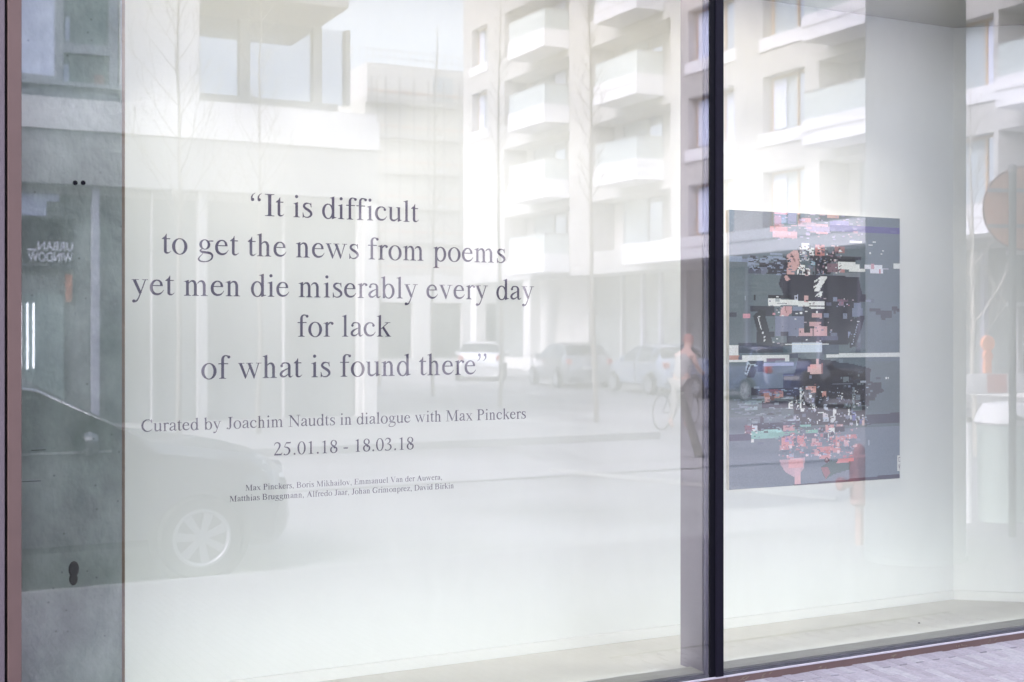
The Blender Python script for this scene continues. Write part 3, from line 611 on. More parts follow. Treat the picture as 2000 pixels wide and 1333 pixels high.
pg(c5, [(470,1050),(700,1030),(690,1120),(640,1195),(600,1205),(520,1160),(480,1090)], (208,150,156), .8); rc(c5, 552,1045,680,1120,(224,140,138))
pg(c5, [(840,1115),(930,1060),(1110,1060),(1100,1140),(960,1180),(890,1222),(860,1190)], (66,92,88)); pg(c5, [(840,1115),(905,1112),(925,1170),(885,1225)], (150,80,84))
pg(c5, [(975,1085),(1000,1045),(1135,1030),(1140,1065)], (220,110,108)); ci(c5, 895, 1052, 24, (90,40,50)); ci(c5, 895, 1052, 10, (190,150,150))
pg(c5, [(600,1275),(1555,1178),(1555,1235),(600,1300)], (50,44,70))
# torn slivers between the big blocks
def slivers(f, n, X0, X1, Y0, Y1, pal, w, h, a=1):
    for k in range(n):
        x = X0+(X1-X0)*rng.random(); y = Y0+(Y1-Y0)*rng.random(); ww = w*(.3+rng.random()); hh = h*(.3+rng.random())
        rc(f, x, y, x+ww, y+hh, pal[int(rng.integers(len(pal)))], a)
slivers(c4, 70, 650, 1040, 380, 640, [BK,CR,(120,80,90),(90,100,120),(196,150,140),BK], 26, 20)
slivers(c4, 30, 200, 560, 460, 640, [LB,NV,LG,BK], 45, 14)
slivers(c4, 24, 450, 1250, 70, 310, [(200,130,130),(120,110,160),(70,98,92),(190,160,190)], 50, 18, .7)
slivers(c4, 20, 1020, 1130, 878, 945, [(150,70,90),(180,170,190),NV], 14, 10)
slivers(c4, 22, 0, 480, 700, 930, [(78,90,92),(92,104,104)], 90, 30, .6)
slivers(c5, 70, 590, 1240, 480, 720, [NV,BK,CR,LG,(90,96,112),BK,(170,160,170)], 26, 26)
slivers(c5, 40, 180, 640, 380, 760, [LG,(60,60,80),(140,150,156),NV], 55, 14, .8)
slivers(c5, 70, 470, 1165, 800, 1010, [(206,120,120),(150,150,170),(120,124,142),(190,90,96),(226,180,176),(90,90,110)], 30, 20)
slivers(c5, 30, 1000, 1290, 250, 620, [(40,44,60),BK,(96,108,108)], 34, 24)
slivers(c5, 26, 20, 215, 500, 640, [(118,126,140),(130,140,150)], 60, 10, .7)
slivers(c5, 12, 140, 280, 735, 815, [(170,60,80),(220,216,222),(60,50,70)], 16, 12)
slivers(c4, 170, 640, 1060, 370, 650, [BK,CR,(120,100,110),(90,100,120),(180,150,145),BK,BK], 13, 7)
slivers(c4, 90, 190, 600, 470, 650, [LB,NV,LG,BK,(96,104,120)], 26, 6)
slivers(c4, 80, 430, 1260, 70, 330, [(190,140,145),(130,120,165),(84,104,104),(176,160,186)], 26, 8, .7)
slivers(c4, 70, 380, 1250, 840, 1300, [BK,NV,(110,112,136),(176,150,150),CR], 20, 6)
slivers(c5, 240, 560, 1260, 380, 740, [NV,BK,CR,LG,(90,96,112),BK,(150,160,165)], 16, 9)
slivers(c5, 120, 170, 660, 400, 860, [LG,(60,60,80),(140,150,156),NV,(120,160,150)], 30, 6, .8)
slivers(c5, 200, 460, 1170, 740, 1020, [(190,130,134),(150,150,170),(120,124,142),(170,100,108),(214,180,180),(90,90,110)], 14, 9)
PT = .024
ax0, ax1 = xx(1424, WY-PT), xx(1757, WY-PT); az1 = zz(1590, 410+.0511*166, WY-PT); az0 = zz(1590, 957-.0661*166, WY-PT)
pic = thing('wall_picture', 'tall frameless glitch print of torn grey, black and pink blocks on the display wall', 'picture', (ax0, WY-.0005, az0))
PW, PH = ax1-ax0, az1-az0
box('panel', mat('panel edge', (.62,.60,.55), .5), pic, 0, -PT, 0, PW, 0, PH)
b = MB(); y = -PT-.0008
vs = [(PW*i/AN, y, PH*(1-j/AM)) for j in range(AM+1) for i in range(AN+1)]
fs = [(j*(AN+1)+i, (j+1)*(AN+1)+i, (j+1)*(AN+1)+i+1, j*(AN+1)+i+1) for j in range(AM) for i in range(AN)]
me = bpy.data.meshes.new('print'); me.from_pydata(vs, [], fs)
ca = me.color_attributes.new('ink', 'BYTE_COLOR', 'CORNER')
art = np.clip((art*.70+.30*art.mean(2, keepdims=True))*1.36*np.array([.96,1.03,1.16])+.003, 0, .9)
flat = np.repeat(np.concatenate([art.reshape(-1, 3), np.ones((AN*AM, 1))], 1), 4, axis=0)
ca.data.foreach_set('color', flat.astype(np.float32).ravel())
pm_ = mat('satin print', (.5,.5,.5), .38); n = pm_.node_tree; at = n.nodes.new('ShaderNodeAttribute'); at.attribute_name = 'ink'
gr = n.nodes.new('ShaderNodeTexNoise'); gr.inputs['Scale'].default_value = 260; gr.inputs['Detail'].default_value = 3
mr = n.nodes.new('ShaderNodeMapRange'); mr.inputs[1].default_value = .3; mr.inputs[2].default_value = .7; mr.inputs[3].default_value = .82; mr.inputs[4].default_value = 1.18
mm = n.nodes.new('ShaderNodeVectorMath'); mm.operation = 'SCALE'
tcc = n.nodes.new('ShaderNodeTexCoord'); n.links.new(tcc.outputs['Object'], gr.inputs['Vector'])
n.links.new(gr.outputs[0], mr.inputs[0]); n.links.new(at.outputs[0], mm.inputs[0]); n.links.new(mr.outputs[0], mm.inputs['Scale']); n.links.new(mm.outputs[0], n.nodes['Principled BSDF'].inputs['Base Color'])
me.materials.append(pm_); po = bpy.data.objects.new('print', me); col.objects.link(po); po.parent = pic
# small ticket at the print's right edge, with two scribbled marks
tk = thing('price_ticket', 'small white ticket with dark marks stuck at the lower right edge of the glitch print', 'ticket', (xx(1752, WY-PT), WY-PT-.002, zz(1755, 920, WY-PT)))
tw, th_ = xx(1759, WY-PT)-xx(1752, WY-PT), 30/2500*tt(1755, WY)
box('card', M['white'], tk, 0, -.001, 0, tw, 0, th_)
b = MB(); q = lambda x0,z0,x1,z1: b.box(x0*tw,-.0016,z0*th_,x1*tw,-.0011,z1*th_)
q(.35,.85,.75,.89); q(.3,.62,.4,.88); q(.35,.6,.75,.64); q(.3,.3,.4,.45); q(.4,.2,.6,.3); q(.6,.3,.7,.45); q(.46,.06,.54,.22)
b.build('writing', M['ink'], tk)

# ------------------------------------------------------------------ the street behind the photographer, seen in the glass
M['render'] = mat('pale render', (.62,.61,.60), .8, .03, .4, .1, 12)
M['renderw'] = mat('white render', (.68,.68,.70), .7, .02, .5)
M['greyband'] = mat('grey concrete band', (.33,.335,.35), .8, .05, .6)
M['brickpale'] = ground_mat('pale long brick', (.62,.60,.60), (.55,.53,.53), .5, .09, (.50,.49,.49)); M['brickpale'].node_tree.nodes['Brick Texture'].inputs['Mortar Size'].default_value = .006
for nd in M['brickpale'].node_tree.nodes:
    if nd.type == 'MAPPING': nd.inputs['Rotation'].default_value = (R(90),0,R(90))
M['fascia'] = mat('white concrete fascia', (.78,.78,.82), .6, .02, .6)
M['soffit'] = mat('grey soffit', (.42,.42,.43), .8)
M['wframe'] = mat('grey window frame', (.30,.32,.37), .4)
M['wood'] = mat('light wood frame', (.55,.36,.22), .6)
M['pane'] = mat('window glass', (.36,.42,.47), .06, 0, spec=.9)
M['skypane'] = mat('mirroring window glass', (.55,.60,.70), .03, metal=.85)
M['palepane'] = mat('pale window with blinds', (.50,.53,.62), .3, .03, .5, spec=.6)
M['greypane'] = mat('grey shop glass', (.20,.22,.225), .1, .25, .8, spec=.8)
M['darkpane'] = mat('dark shop glass', (.035,.055,.058), .08, .2, 1.5, spec=.5)
M['railglass'] = mat('greenish railing glass', (.46,.52,.53), .15, .06, 3, spec=.7)
M['handrail'] = mat('steel handrail', (.35,.33,.33), .35, metal=.6)
M['curtain'] = mat('blue white blind', (.62,.68,.88), .35, .04, 4, spec=.8)
M['lilac'] = mat('lilac painted mullion', (.42,.42,.52), .6)
M['teal'] = mat('pale teal door', (.20,.26,.26), .35, .06, 2)

XB = 26.4; XO = 25.2
def T(px, k=0): u = uu(px); return (SN+CS*u)/(CS-SN*u)        # tangent of a sight line
# --- office building across the street, front at Y = 25
YF = 25.0
fy = yr(YF)                                                   # real y of its front
ob = thing('office_building', 'white office building across the street with grey base band and corner loggia', 'building', (5, fy, -.3))
def OB(name, m, x0, y0, z0, x1, y1, z1, bev=0, par=None):    # y given as depth behind the front
    return MB().box(x0-5, -y0, z0+.3, x1-5, -y1, z1+.3).build(name, m, par or ob, bev)
XE = xx(740, YF); XU = xx(683, YF)
x240, x390 = xx(241, YF), xx(390, YF)
zb0, zb1, zb2 = 4.33, 5.34, 5.92
OB('base_band', M['greyband'], -18, 0, zb0, XE, .5, zb1-.002)
OB('white_ledge', M['renderw'], -18, -.05, zb1, XE, .45, zb2)
lz0 = 6.15
for nm, a in (('upper_wall', (-18, .05, zb2+.002, xx(43,YF)-1.6, .5, 14)), ('upper_wall', (x240-.05, .02, zb2+.002, x390, .5, 14))): OB(nm, M['renderw'], *a)
# big left window
wx0, wx1 = xx(43, YF)-1.55, x240-.08
fr = OB('window_frame', M['wframe'], wx0, .06, zb2+.002, wx1, .3, lz0)
OB('window_sill', M['wframe'], wx0, -.10, lz0, wx1, .08, lz0+.07)
xa, xb, xc, xd = xx(110, YF), xx(126, YF), xx(216, YF), x240-.08
zt0, zt1 = zz(170, 103, YF), zz(170, 84, YF)
zbt = zz(170, 166, YF)
b = MB()
for a in ((xa, xb, lz0+.07, 14), (xc, xd, lz0+.07, 14), (xb, xc, lz0+.07, zbt), (xb, xc, zt0, zt1), (wx0, xa, lz0+.07, lz0+.2)): b.box(a[0]-5, -.12, a[2]+.3, a[1]-5, -.22, a[3]+.3)
b.build('window_frame', M['wframe'], ob)
OB('window_pane', M['curtain'], wx0, .24, lz0+.07, xa, .3, 14)
OB('window_pane', mat('grey green pane', (.13,.17,.17), .06, .25, 2, spec=.9), xb, .24, lz0+.07, xc, .3, 14)
OB('blind', M['curtain'], xb+.01, .225, zbt, xb+.11, .238, zz(140, 122, YF)); OB('blind', M['curtain'], xb+.04, .225, zt1+.05, xb+.12, .238, zt1+.5)
OB('flower_pot', mat('pot', (.25,.12,.12), .6), xc-.26, .225, zbt, xc-.08, .238, zbt+.25)
# loggia at the corner
YW = 2.0
OB('loggia_floor', M['renderw'], x390, .05, zb2+.002, XE-.02, YW+.3, lz0-.05)
OB('loggia_sill', M['greyband'], x390, YW-.15, lz0-.048, XU+.4, YW+.25, zz(500, 193, YF+YW))
ztop = zz(500, 42, YF+YW)
zs = zz(500, 193, YF+YW)
for px0, px1 in ((466,486),(609,626),(672,681)): OB('loggia_mullion', M['soffit'], xx(px0,YF+YW), YW-.12, zs, xx(px1,YF+YW), YW+.1, ztop)
for px0, px1 in ((390,466),(486,609),(626,672)): OB('window_pane', M['skypane'], xx(px0,YF+YW), YW, zs, xx(px1,YF+YW), YW+.04, ztop)
OB('loggia_ceiling', M['soffit'], x390, .05, ztop+.002, XU, YW+.5, ztop+.3)
OB('upper_wall', M['renderw'], x390+.001, .02, ztop+.302, XU, .5, 14)
OB('side_window', M['skypane'], XU-.06, YW+.1, zs, XU-.01, 7, ztop)
OB('side_wall', M['render'], XU-.4, 7.01, zb2, XU, 12, 14)
OB('core_wall', M['render'], -18, 7.0, -.3, XU-.41, 12, 14)
OB('roof', M['soffit'], -18.2, -.1, 14, XU+.1, 12.2, 14.3)
# ground floor: recessed shop glass with posts
gz = .45
OB('shop_glass', M['greypane'], -18, gz, -.2, XE-.3, gz+.05, zb0)
OB('lintel', M['soffit'], -18, gz-.1, zb0-.16, XE-.3, gz-.01, zb0-.001)
for px0, px1, m_, nm in ((183,197,'lilac','post'),(391,409,'soffit','post'),(705,721,'render','post'),(560,562,'soffit','post'),(300,302,'soffit','post')):
    OB(nm, M[m_], xx(px0,YF), gz-.3, -.2, xx(px1,YF), gz-.12, zb0-.001)
OB('high_window', M['curtain'], xx(43,YF)-.8, gz-.02, zz(80,418,YF), xx(97,YF), gz-.005, zb0-.165)
OB('high_window', M['curtain'], xx(97.5,YF), gz-.02, zz(80,388,YF), xx(122,YF), gz-.005, zb0-.165)
OB('door_panel', M['teal'], xx(52,YF), gz-.06, -.2, xx(131,YF), gz-.03, zz(90,574,YF))
sp = OB('sign_panel', mat('dark sign panel', (.045,.05,.06), .4, .1, 3), xx(43,YF)-.6, gz-.06, zz(100,530,YF), xx(150,YF), gz-.03, zz(100,424,YF))
OB('poster', mat('orange poster', (.42,.16,.10), .6, .3, 5), xx(134,YF), gz-.06, zz(140,590,YF), xx(147,YF), gz-.03, zz(140,534,YF))
OB('render_panel', M['render'], XE-.3, .05, -.3, XE-.02, 6, zb0)
tube = emis('white tube light', (1,1,1), 2.4)
for px in (45, 58.5, 70.5):
    OB('tube_light', tube, xx(px-1.3,YF), gz-.1, zz(60,722,YF), xx(px+1.0,YF), gz-.07, zz(60,592,YF))
# lettering on the panel: reads normally to someone in the street, backwards in the glass
lettm = mat('white sign letters', (.85,.87,1.0), .5)
sg = thing('shop_sign', 'white URBAN_ WINDOW lettering on the dark ground floor glass opposite, seen mirrored', 'sign', (xx(148,YF), fy-gz+.09, 0))
def sans(body, px_r, px_l, py0, py1, bold):
    cu = bpy.data.curves.new('sign_text', 'FONT'); cu.body = body; cu.size = 1; cu.extrude = .01; cu.offset = bold
    o = bpy.data.objects.new('t', cu); col.objects.link(o); bpy.context.view_layer.update()
    dg = bpy.context.evaluated_depsgraph_get(); me = bpy.data.meshes.new_from_object(o.evaluated_get(dg)); bpy.data.objects.remove(o)
    xs = [v.co.x for v in me.vertices]; ys = [v.co.y for v in me.vertices if True]
    hi = max(ys); lo = 0 if '_' in body else min(ys)
    W_ = xx(px_r,YF)-xx(px_l,YF); H_ = zz(100,py0,YF)-zz(100,py1,YF)
    for v in me.vertices:                                     # faces +y, its left side towards +x
        x, y, z = v.co; v.co = (-(x-min(xs))/(max(xs)-min(xs))*W_, z*.5, zz(100,py1,YF)+(max(y, -.06)-lo)/(hi-lo)*H_)
    me.materials.append(lettm); q = bpy.data.objects.new('sign_text', me); col.objects.link(q); q.parent = sg; return q
sans('URBAN', 146, 77, 470, 488, .010); sans('WINDOW', 146, 57, 491, 510, .010)
b = MB(); b.box(-(xx(146,YF)-xx(56,YF)), 0, zz(60,487,YF), -(xx(146,YF)-xx(73,YF)), .01, zz(60,484,YF)); b.build('underscore', lettm, sg)
b = MB(); xw = 0                                              # third line: too small to read, kept as the faint row of marks it is
rs = random.Random(9)
for wlen in (2, 5, 2, 5, 5):
    for k in range(wlen):
        b.box(-xw-.03, 0, zz(100,518,YF), -xw-.03-rs.choice([.02,.03]), .006, zz(100,514.5,YF)); xw += .043
    xw += .05
b.build('small_print', mat('faint letters', (.22,.24,.27), .5), sg)

# --- building under construction closing the side street, Y = 100
YC = 100.0; cyy = yr(YC)
cx0, cx1 = xx(717, YC), xx(905, YC)+14
cb = thing('construction_building', 'pale concrete building under construction with scaffold decks closing the side street', 'building', (cx0, cyy, -.3))
def CB(name, m, x0, y0, z0, x1, y1, z1): return MB().box(x0-cx0, -y0, z0+.3, x1-cx0, -y1, z1+.3).build(name, m, cb)
ztopc = zz(717, 121, YC)
zsc = [zz(800, p, YC) for p in (205, 272, 340, 408, 476, 544)]
CB('attic_wall', M['render'], cx0, 0, zsc[0]+.5, cx1, 20, ztopc)
CB('attic_window', M['pane'], xx(845,YC), -.03, zz(860,200,YC), xx(884,YC), -.001, zz(860,151,YC))
core = CB('core_wall', mat('raw concrete', (.50,.49,.46), .9, .08, .3), cx0+.01, .6, -.3, cx1-.01, 20, zsc[0]+.49)
deckm = mat('orange edge board', (.52,.34,.28), .8); raim = mat('concrete slab edge', (.42,.41,.40), .8)
for k, z in enumerate(zsc):
    CB('floor_slab', raim, cx0, 0, z, cx1, .6, z+.45 if k else z+.499)
    CB('edge_board', deckm, cx0, -.1, z+.9, cx1, -.02, z+1.05)
    if k: CB('guard_board', M['renderw'], xx(845,YC), -.12, z+.2, xx(872,YC), -.03, z+.4)
for px in (717, 745, 772, 800, 828, 858, 888, 905): CB('scaffold_pole', M['handrail'], xx(px,YC)-.06, -1.1, -.3, xx(px,YC)+.06, -.98, zsc[0]+2)
b = MB()
for i in range(4): b.tube([(xx(840,YC)-cx0+ (i%2)*2.5, 1.05, zsc[i+1]+.3), (xx(840,YC)-cx0+2.5-(i%2)*2.5, 1.05, zsc[i]+.3)], .07, 5)
b.build('scaffold_brace', M['handrail'], cb)
b = MB()
for px in range(690, 912, 14):
    x = xx(px, YC); b.tube([(x-cx0, -.3, ztopc+.3), (x-cx0, -.3, ztopc+1.7)], .035, 5)
for h in (.6, 1.2): b.tube([(0, -.3, ztopc+.3+h), (cx1-cx0, -.3, ztopc+.3+h)], .03, 5)
b.build('roof_railing', M['handrail'], cb)
CB('wing_wall', M['render'], cx0-6, 14, -.3, cx0-.01, 20, ztopc)
# lower infill beyond the side street
sb = thing('low_block', 'low pale block with dark bays below the construction building', 'building', (xx(720,70), yr(70), -.3))
b = MB(); 
for a in cells(-4, xx(930,70)-xx(720,70), 0, 5.2, [(k*3.2-2.5, k*3.2-.4, .3, 3.6) for k in range(4)]): b.box(a[0], 0, a[2], a[1], -.4, a[3])
b.build('wall', M['render'], sb)
for k in range(4): MB().box(k*3.2-2.5, -.35, .3, k*3.2-.4, -.39, 3.6).build('bay_window', M['darkpane'], sb)

# --- apartment building along the side street: its long side stands at x = XB
XB = 26.4; XO = 25.2
ab = thing('apartment_building', 'pale brick apartment block with white balconies and greenish glass railings', 'building', (XB, 0, -.3))
def yT(px, X): return yr(X/T(px))
def AB(name, m, x0, y0, z0, x1, y1, z1, par=None): return MB().box(x0-XB, y0, z0+.3, x1-XB, y1, z1+.3).build(name, m, par or ab)
FL0 = [4.05, 7.15, 10.27, 13.4, 16.5]                         # undersides of the balcony slabs
yN, yFar = yr(14.5), yT(905, XB)
bays = {'A': (yT(985,XB), yT(1112,XB)), 'B': (yT(1152,XB), yT(1310,XB)), 'C': (yT(1548,XB+.0)-.0, yr(26.3)), 'D': (yT(1950,XB), yr(18.2))}
holes = []; wins = []
WN = {'W0': (yT(922,XB), yT(952,XB)), 'W1': (yT(1344,XB), yT(1434,XB)), 'W2': (yT(1490,XB), yT(1572,XB)), 'W3': (yT(1850,XB), yT(1941,XB))}
bays['C'] = (yT(1600,XB), yr(26.6))
for li, z in enumerate(FL0[:4]):
    for nm, (a, c) in {**bays, **WN}.items():
        if nm == 'W0' and li < 2: continue
        wide = nm in bays
        z0, z1 = z+(.74 if wide else .9), FL0[li+1]-(.32 if wide else .35)
        lo, hi = min(a, c), max(a, c); holes.append((lo, hi, z0, z1)); wins.append((nm, lo, hi, z0, z1, wide))
b = MB()
for a in cells(yFar, yN, 4.06, 18, holes):
    if a[1] <= bays['A'][0]+.01 and a[3] <= 8.5: continue
    b.box(0, a[0], a[2]+.3, .45, a[1], a[3]+.3)
b.build('facade_wall', M['brickpale'], ab)
AB('core_wall', M['soffit'], XB+1.9, yFar, -.3, XB+12, yN, 18)
AB('end_wall', M['brickpale'], XB+.46, yN-.4, 4.06, XB+12, yN, 18); AB('end_wall', M['brickpale'], XB+.46, yFar, 4.06, XB+12, yFar+.4, 18)
AB('roof', M['fascia'], XB-.15, yFar-.2, 18, XB+12.2, yN+.2, 18.4)
AB('recess_ceiling', M['soffit'], XB+.01, yFar, 3.9, XB+1.88, yN, 4.05)
for nm, lo, hi, z0, z1, wide in wins:
    dpt = 1.2 if wide else .42
    w_ = AB('window', M['wood' if nm == 'W3' else 'wframe'], XB+dpt-.02, lo, z0, XB+dpt+.04, hi, z1) if False else None
    f = MB(); t_ = .07
    X0_, X1_ = dpt-.05, dpt+.03
    y0_, y1_ = (lo+.02, hi-.02) if not wide else (lo+(hi-lo)*.12, lo+(hi-lo)*.62)
    f.box(X0_, y0_, z0+.3, X1_, y0_+t_, z1+.3).box(X0_, y1_-t_, z0+.3, X1_, y1_, z1+.3).box(X0_, y0_+t_, z0+.3, X1_, y1_-t_, z0+.3+t_).box(X0_, y0_+t_, z1+.3-t_, X1_, y1_-t_, z1+.3)
    ym = y0_+(y1_-y0_)*.62; f.box(X0_, ym, z0+.3+t_, X1_, ym+.06, z1+.3-t_)
    fo = f.build('window_frame', M['wood' if not wide else 'wframe'], ab)
    MB().box(dpt, y0_+t_, z0+.3+t_, dpt+.02, ym, z1+.3-t_).build('window_pane', M['pane'], fo)
    MB().box(dpt, ym+.06, z0+.3+t_, dpt+.02, y1_-t_, z1+.3-t_).build('window_pane', M['skypane' if random.random() < .55 else 'curtain'], fo)
    if wide:                                                  # loggia back wall either side of the door
        b = MB(); b.box(dpt-.02, lo, z0+.3, dpt+.2, y0_, z1+.3).box(dpt-.02, y1_, z0+.3, dpt+.2, hi, z1+.3)
        b.box(.451, lo-.1, z0+.3-.2, dpt+.3, hi+.1, z0+.298).box(.451, lo-.1, z1+.302, dpt+.3, hi+.1, z1+.5).box(.451, lo-.1, z0+.3, dpt-.021, lo-.001, z1+.3).box(.451, hi+.001, z0+.3, dpt-.021, hi+.1, z1+.3)
        b.build('loggia_wall', M['brickpale'], ab)
    else:
        MB().box(-.06, lo-.12, z0+.3-.42, .12, hi+.12, z0+.3-.002).build('window_sill', M['fascia'], ab)
        b = MB(); b.box(.451, lo-.05, z0+.25, dpt+.1, lo-.001, z1+.35).box(.451, hi+.001, z0+.25, dpt+.1, hi+.05, z1+.35); b.build('window_reveal', M['render'], ab)
        if nm != 'W3' and random.random() < .8: MB().box(dpt-.052, y0_+.1, z0+.45, dpt-.045, y0_+.1+.5*(ym-y0_), z1+.2).build('blind', M['curtain'], fo)
bal = {'A': (yT(992,XO), yT(1063,XO)), 'B': (yT(1160,XO), yT(1243,XO)), 'C': (yT(1566,XO), yr(27.4)), 'D': (yT(1944,XO), yr(19.4))}
def balcony(lo, hi, z, full=False):
    h = .76
    o = MB().box(XO-XB, lo, z+.3, -.001, hi, z+.3+h).build('balcony', M['fascia'], ab, .01)
    MB().box(XO-XB-.006, lo+.01, z+.3+h*.5, XO-XB-.001, hi-.01, z+.3+h*.5+.05).build('shadow_groove', M['soffit'], o)
    if not full:
        g = MB().box(XO-XB+.05, lo+.05, z+.3+h, XO-XB+.07, hi-.05, z+.3+h+.82); g.box(XO-XB+.07, hi-.07, z+.3+h, -.01, hi-.05, z+.3+h+.82); g.box(XO-XB+.07, lo+.05, z+.3+h, -.01, lo+.07, z+.3+h+.82)
        g.build('railing_glass', M['railglass'], o)
        MB().box(XO-XB+.03, lo+.03, z+.3+h+.82, XO-XB+.09, hi-.03, z+.3+h+.86).box(XO-XB+.09, hi-.09, z+.3+h+.82, -.01, hi-.03, z+.3+h+.86).build('handrail', M['handrail'], o)
for nm, (a, c) in bal.items():
    lo, hi = min(a, c), max(a, c)
    for z in FL0[1:4]: balcony(lo, hi, z)
a, c = bal['A']; balcony(min(a,c), max(a,c), FL0[0]); balcony(yT(1215, XO), yN+.4, FL0[0], True)
# ground floor: recessed dark glazing with posts
AB('shop_glass', M['greypane'], XB+1.8, yFar, -.3, XB+1.85, yN, 3.9)
b_ = [1215, 1255, 1290, 1340, 1400, 1460, 1530, 1600, 1680, 1760, 1850, 1920, 1985]
for k, px in enumerate(b_): AB('post', M['lilac' if k % 3 else 'soffit'], XB+1.6, yT(px, XB+1.7), -.3, XB+1.78, yT(px, XB+1.7)+.14, 3.9)
for px in (915, 1018): AB('pier', M['render'], XB+.1, yT(px, XB), -.3, XB+.6, yT(px, XB)+.7, 4.05 if px > 915 else 9)
AB('panel_wall', M['render'], XB+1.5, yT(1035, XB+1.5), -.3, XB+1.6, yT(1150, XB+1.5), 3.9)
AB('plinth', M['render'], XB+1.2, yFar, -.3, XB+1.59, yN, .35)
# raised pavement along it and along the office building
tag(MB().box(24.4, -60, -.4, 60, -6, -.17).build('plaza', M['slabs']), kind='structure')
tag(MB().box(-40, fy-30, -.4, 12.5, fy+6.2, -.18).build('far_pavement', M['slabs']), kind='structure')
# slanting pale kerb line on the road
ka, kb = at_depth(1075, 17.2), at_depth(1575, 14.5); v = Vector((kb[0]-ka[0], kb[1]-ka[1], 0)); nn = Vector((-v.y, v.x, 0)).normalized()*.025
b = MB(); e = Vector((kb[0], kb[1], 0))+v*.1; s_ = Vector((ka[0], ka[1], 0))
b.add([(s_+nn)[:2]+(-.30,), (s_-nn)[:2]+(-.30,), (e-nn)[:2]+(-.30,), (e+nn)[:2]+(-.30,), (s_+nn)[:2]+(-.25,), (s_-nn)[:2]+(-.25,), (e-nn)[:2]+(-.25,), (e+nn)[:2]+(-.25,)], [(4,5,6,7),(0,1,5,4),(1,2,6,5),(2,3,7,6),(3,0,4,7)])
tag(b.build('kerb_line', mat('white kerb line', (.34,.34,.35), .6)), kind='structure')

gx, gy = at_depth(1355, 17.6)
dch = MB().box(gx-14, gy-.06, -.303, gx+9, gy+.06, -.296).build('drain_channel', mat('dark drain channel', (.06,.06,.065), .7, .3, 30)); tag(dch, kind='structure')
tag(MB().box(gx-14, gy-1.0, -.3035, gx+9, gy-.061, -.2985).build('gutter_strip', mat('lighter gutter strip', (.30,.29,.31), .8, .12, 4)), kind='structure')
# --- round dark column on this pavement
cxx, cyy2 = at_depth(1789, 9.5)
cm_ = mat('dark column', (.27,.29,.32), .7, .1, 4)
t = thing('round_column', 'thick round dark column on the pavement, its reflection leaving the print edge clear', 'column', (cxx, cyy2, PAV(cyy2)))
MB().lathe([(.357,.06),(.357,7.6)], n=40).build('shaft', cm_, t, smooth=True); MB().lathe([(.37,0),(.37,.059)], n=40).build('base_ring', cm_, t, smooth=True)

# ------------------------------------------------------------------ cars
M['tyre'] = mat('tyre rubber', (.015,.015,.017), .8); M['rim'] = mat('alloy rim', (.42,.43,.46), .4, metal=.2)
M['carglass'] = mat('car glass', (.02,.03,.035), .05, spec=.9); M['lampc'] = mat('clear headlamp', (.7,.72,.75), .15); M['redl'] = mat('red tail lamp', (.5,.02,.02), .2)
M['chrome'] = mat('bright trim', (.75,.76,.78), .15, metal=.9); M['plate'] = mat('number plate', (.7,.7,.7), .5); M['trim'] = mat('black trim', (.02,.02,.022), .6)
def paint(n, c, metal=.3):
    m = mat(n, c, .22, metal=metal); m.node_tree.nodes['Principled BSDF'].inputs['Coat Weight'].default_value = 1.0
    m.node_tree.nodes['Principled BSDF'].inputs['Coat Roughness'].default_value = .04; m.node_tree.nodes['Principled BSDF'].inputs['Coat IOR'].default_value = 2.1; return m
def interp(tab, x):
    for i in range(len(tab)-1):
        if x <= tab[i+1][0]:
            a, b = tab[i], tab[i+1]; t = (x-a[0])/(b[0]-a[0]); t = max(0, t); return a[1]+(b[1]-a[1])*t
    return tab[-1][1]
def wheel_meshes():
    ty = MB().lathe([(.20,-.09),(.30,-.10),(.322,-.075),(.325,0),(.322,.075),(.30,.10),(.20,.09)], n=36, axis='y', cap=False).mesh('tyre', M['tyre'])
    r = MB()
    r.lathe([(.19,.07),(.215,.085),(.222,.098),(.205,.099),(.19,.085)], n=36, axis='y', cap=False)
    for s in (1,):
        for k in range(7):
            a = 2*math.pi*k/7; ca_, sa_ = math.cos(a), math.sin(a)
            pts = [(-.022, .035), (.022, .035), (.034, .2), (-.034, .2)]
            vs = [(p[0]*ca_-p[1]*sa_, .088, p[0]*sa_+p[1]*ca_) for p in pts]+[(p[0]*ca_-p[1]*sa_, .06, p[0]*sa_+p[1]*ca_) for p in pts]
            r.add(vs, [(0,1,2,3),(4,7,6,5),(0,4,5,1),(1,5,6,2),(2,6,7,3),(3,7,4,0)])
    r.lathe([(.055,.05),(.055,.09),(.02,.096)], n=16, axis='y')
    rim = r.mesh('rim', M['rim'])
    bk = MB().lathe([(.205,-.05),(.205,.03)], n=28, axis='y').mesh('brake_disc', M['trim'])
    return ty, rim, bk
WM = wheel_meshes()
PROF = [(0,.52),(.03,.66),(.10,.80),(.22,.885),(.45,.945),(.80,1.0),(1.15,1.05),(1.22,1.07),(1.95,1.455),(2.25,1.50),(2.7,1.515),(3.2,1.48),(3.5,1.42),(3.92,1.10),(4.05,1.0),(4.14,.8),(4.17,.5)]
WID = [(0,.55),(.06,.68),(.16,.77),(.35,.845),(.7,.885),(2,.895),(3.3,.885),(3.8,.85),(4.05,.80),(4.17,.72)]
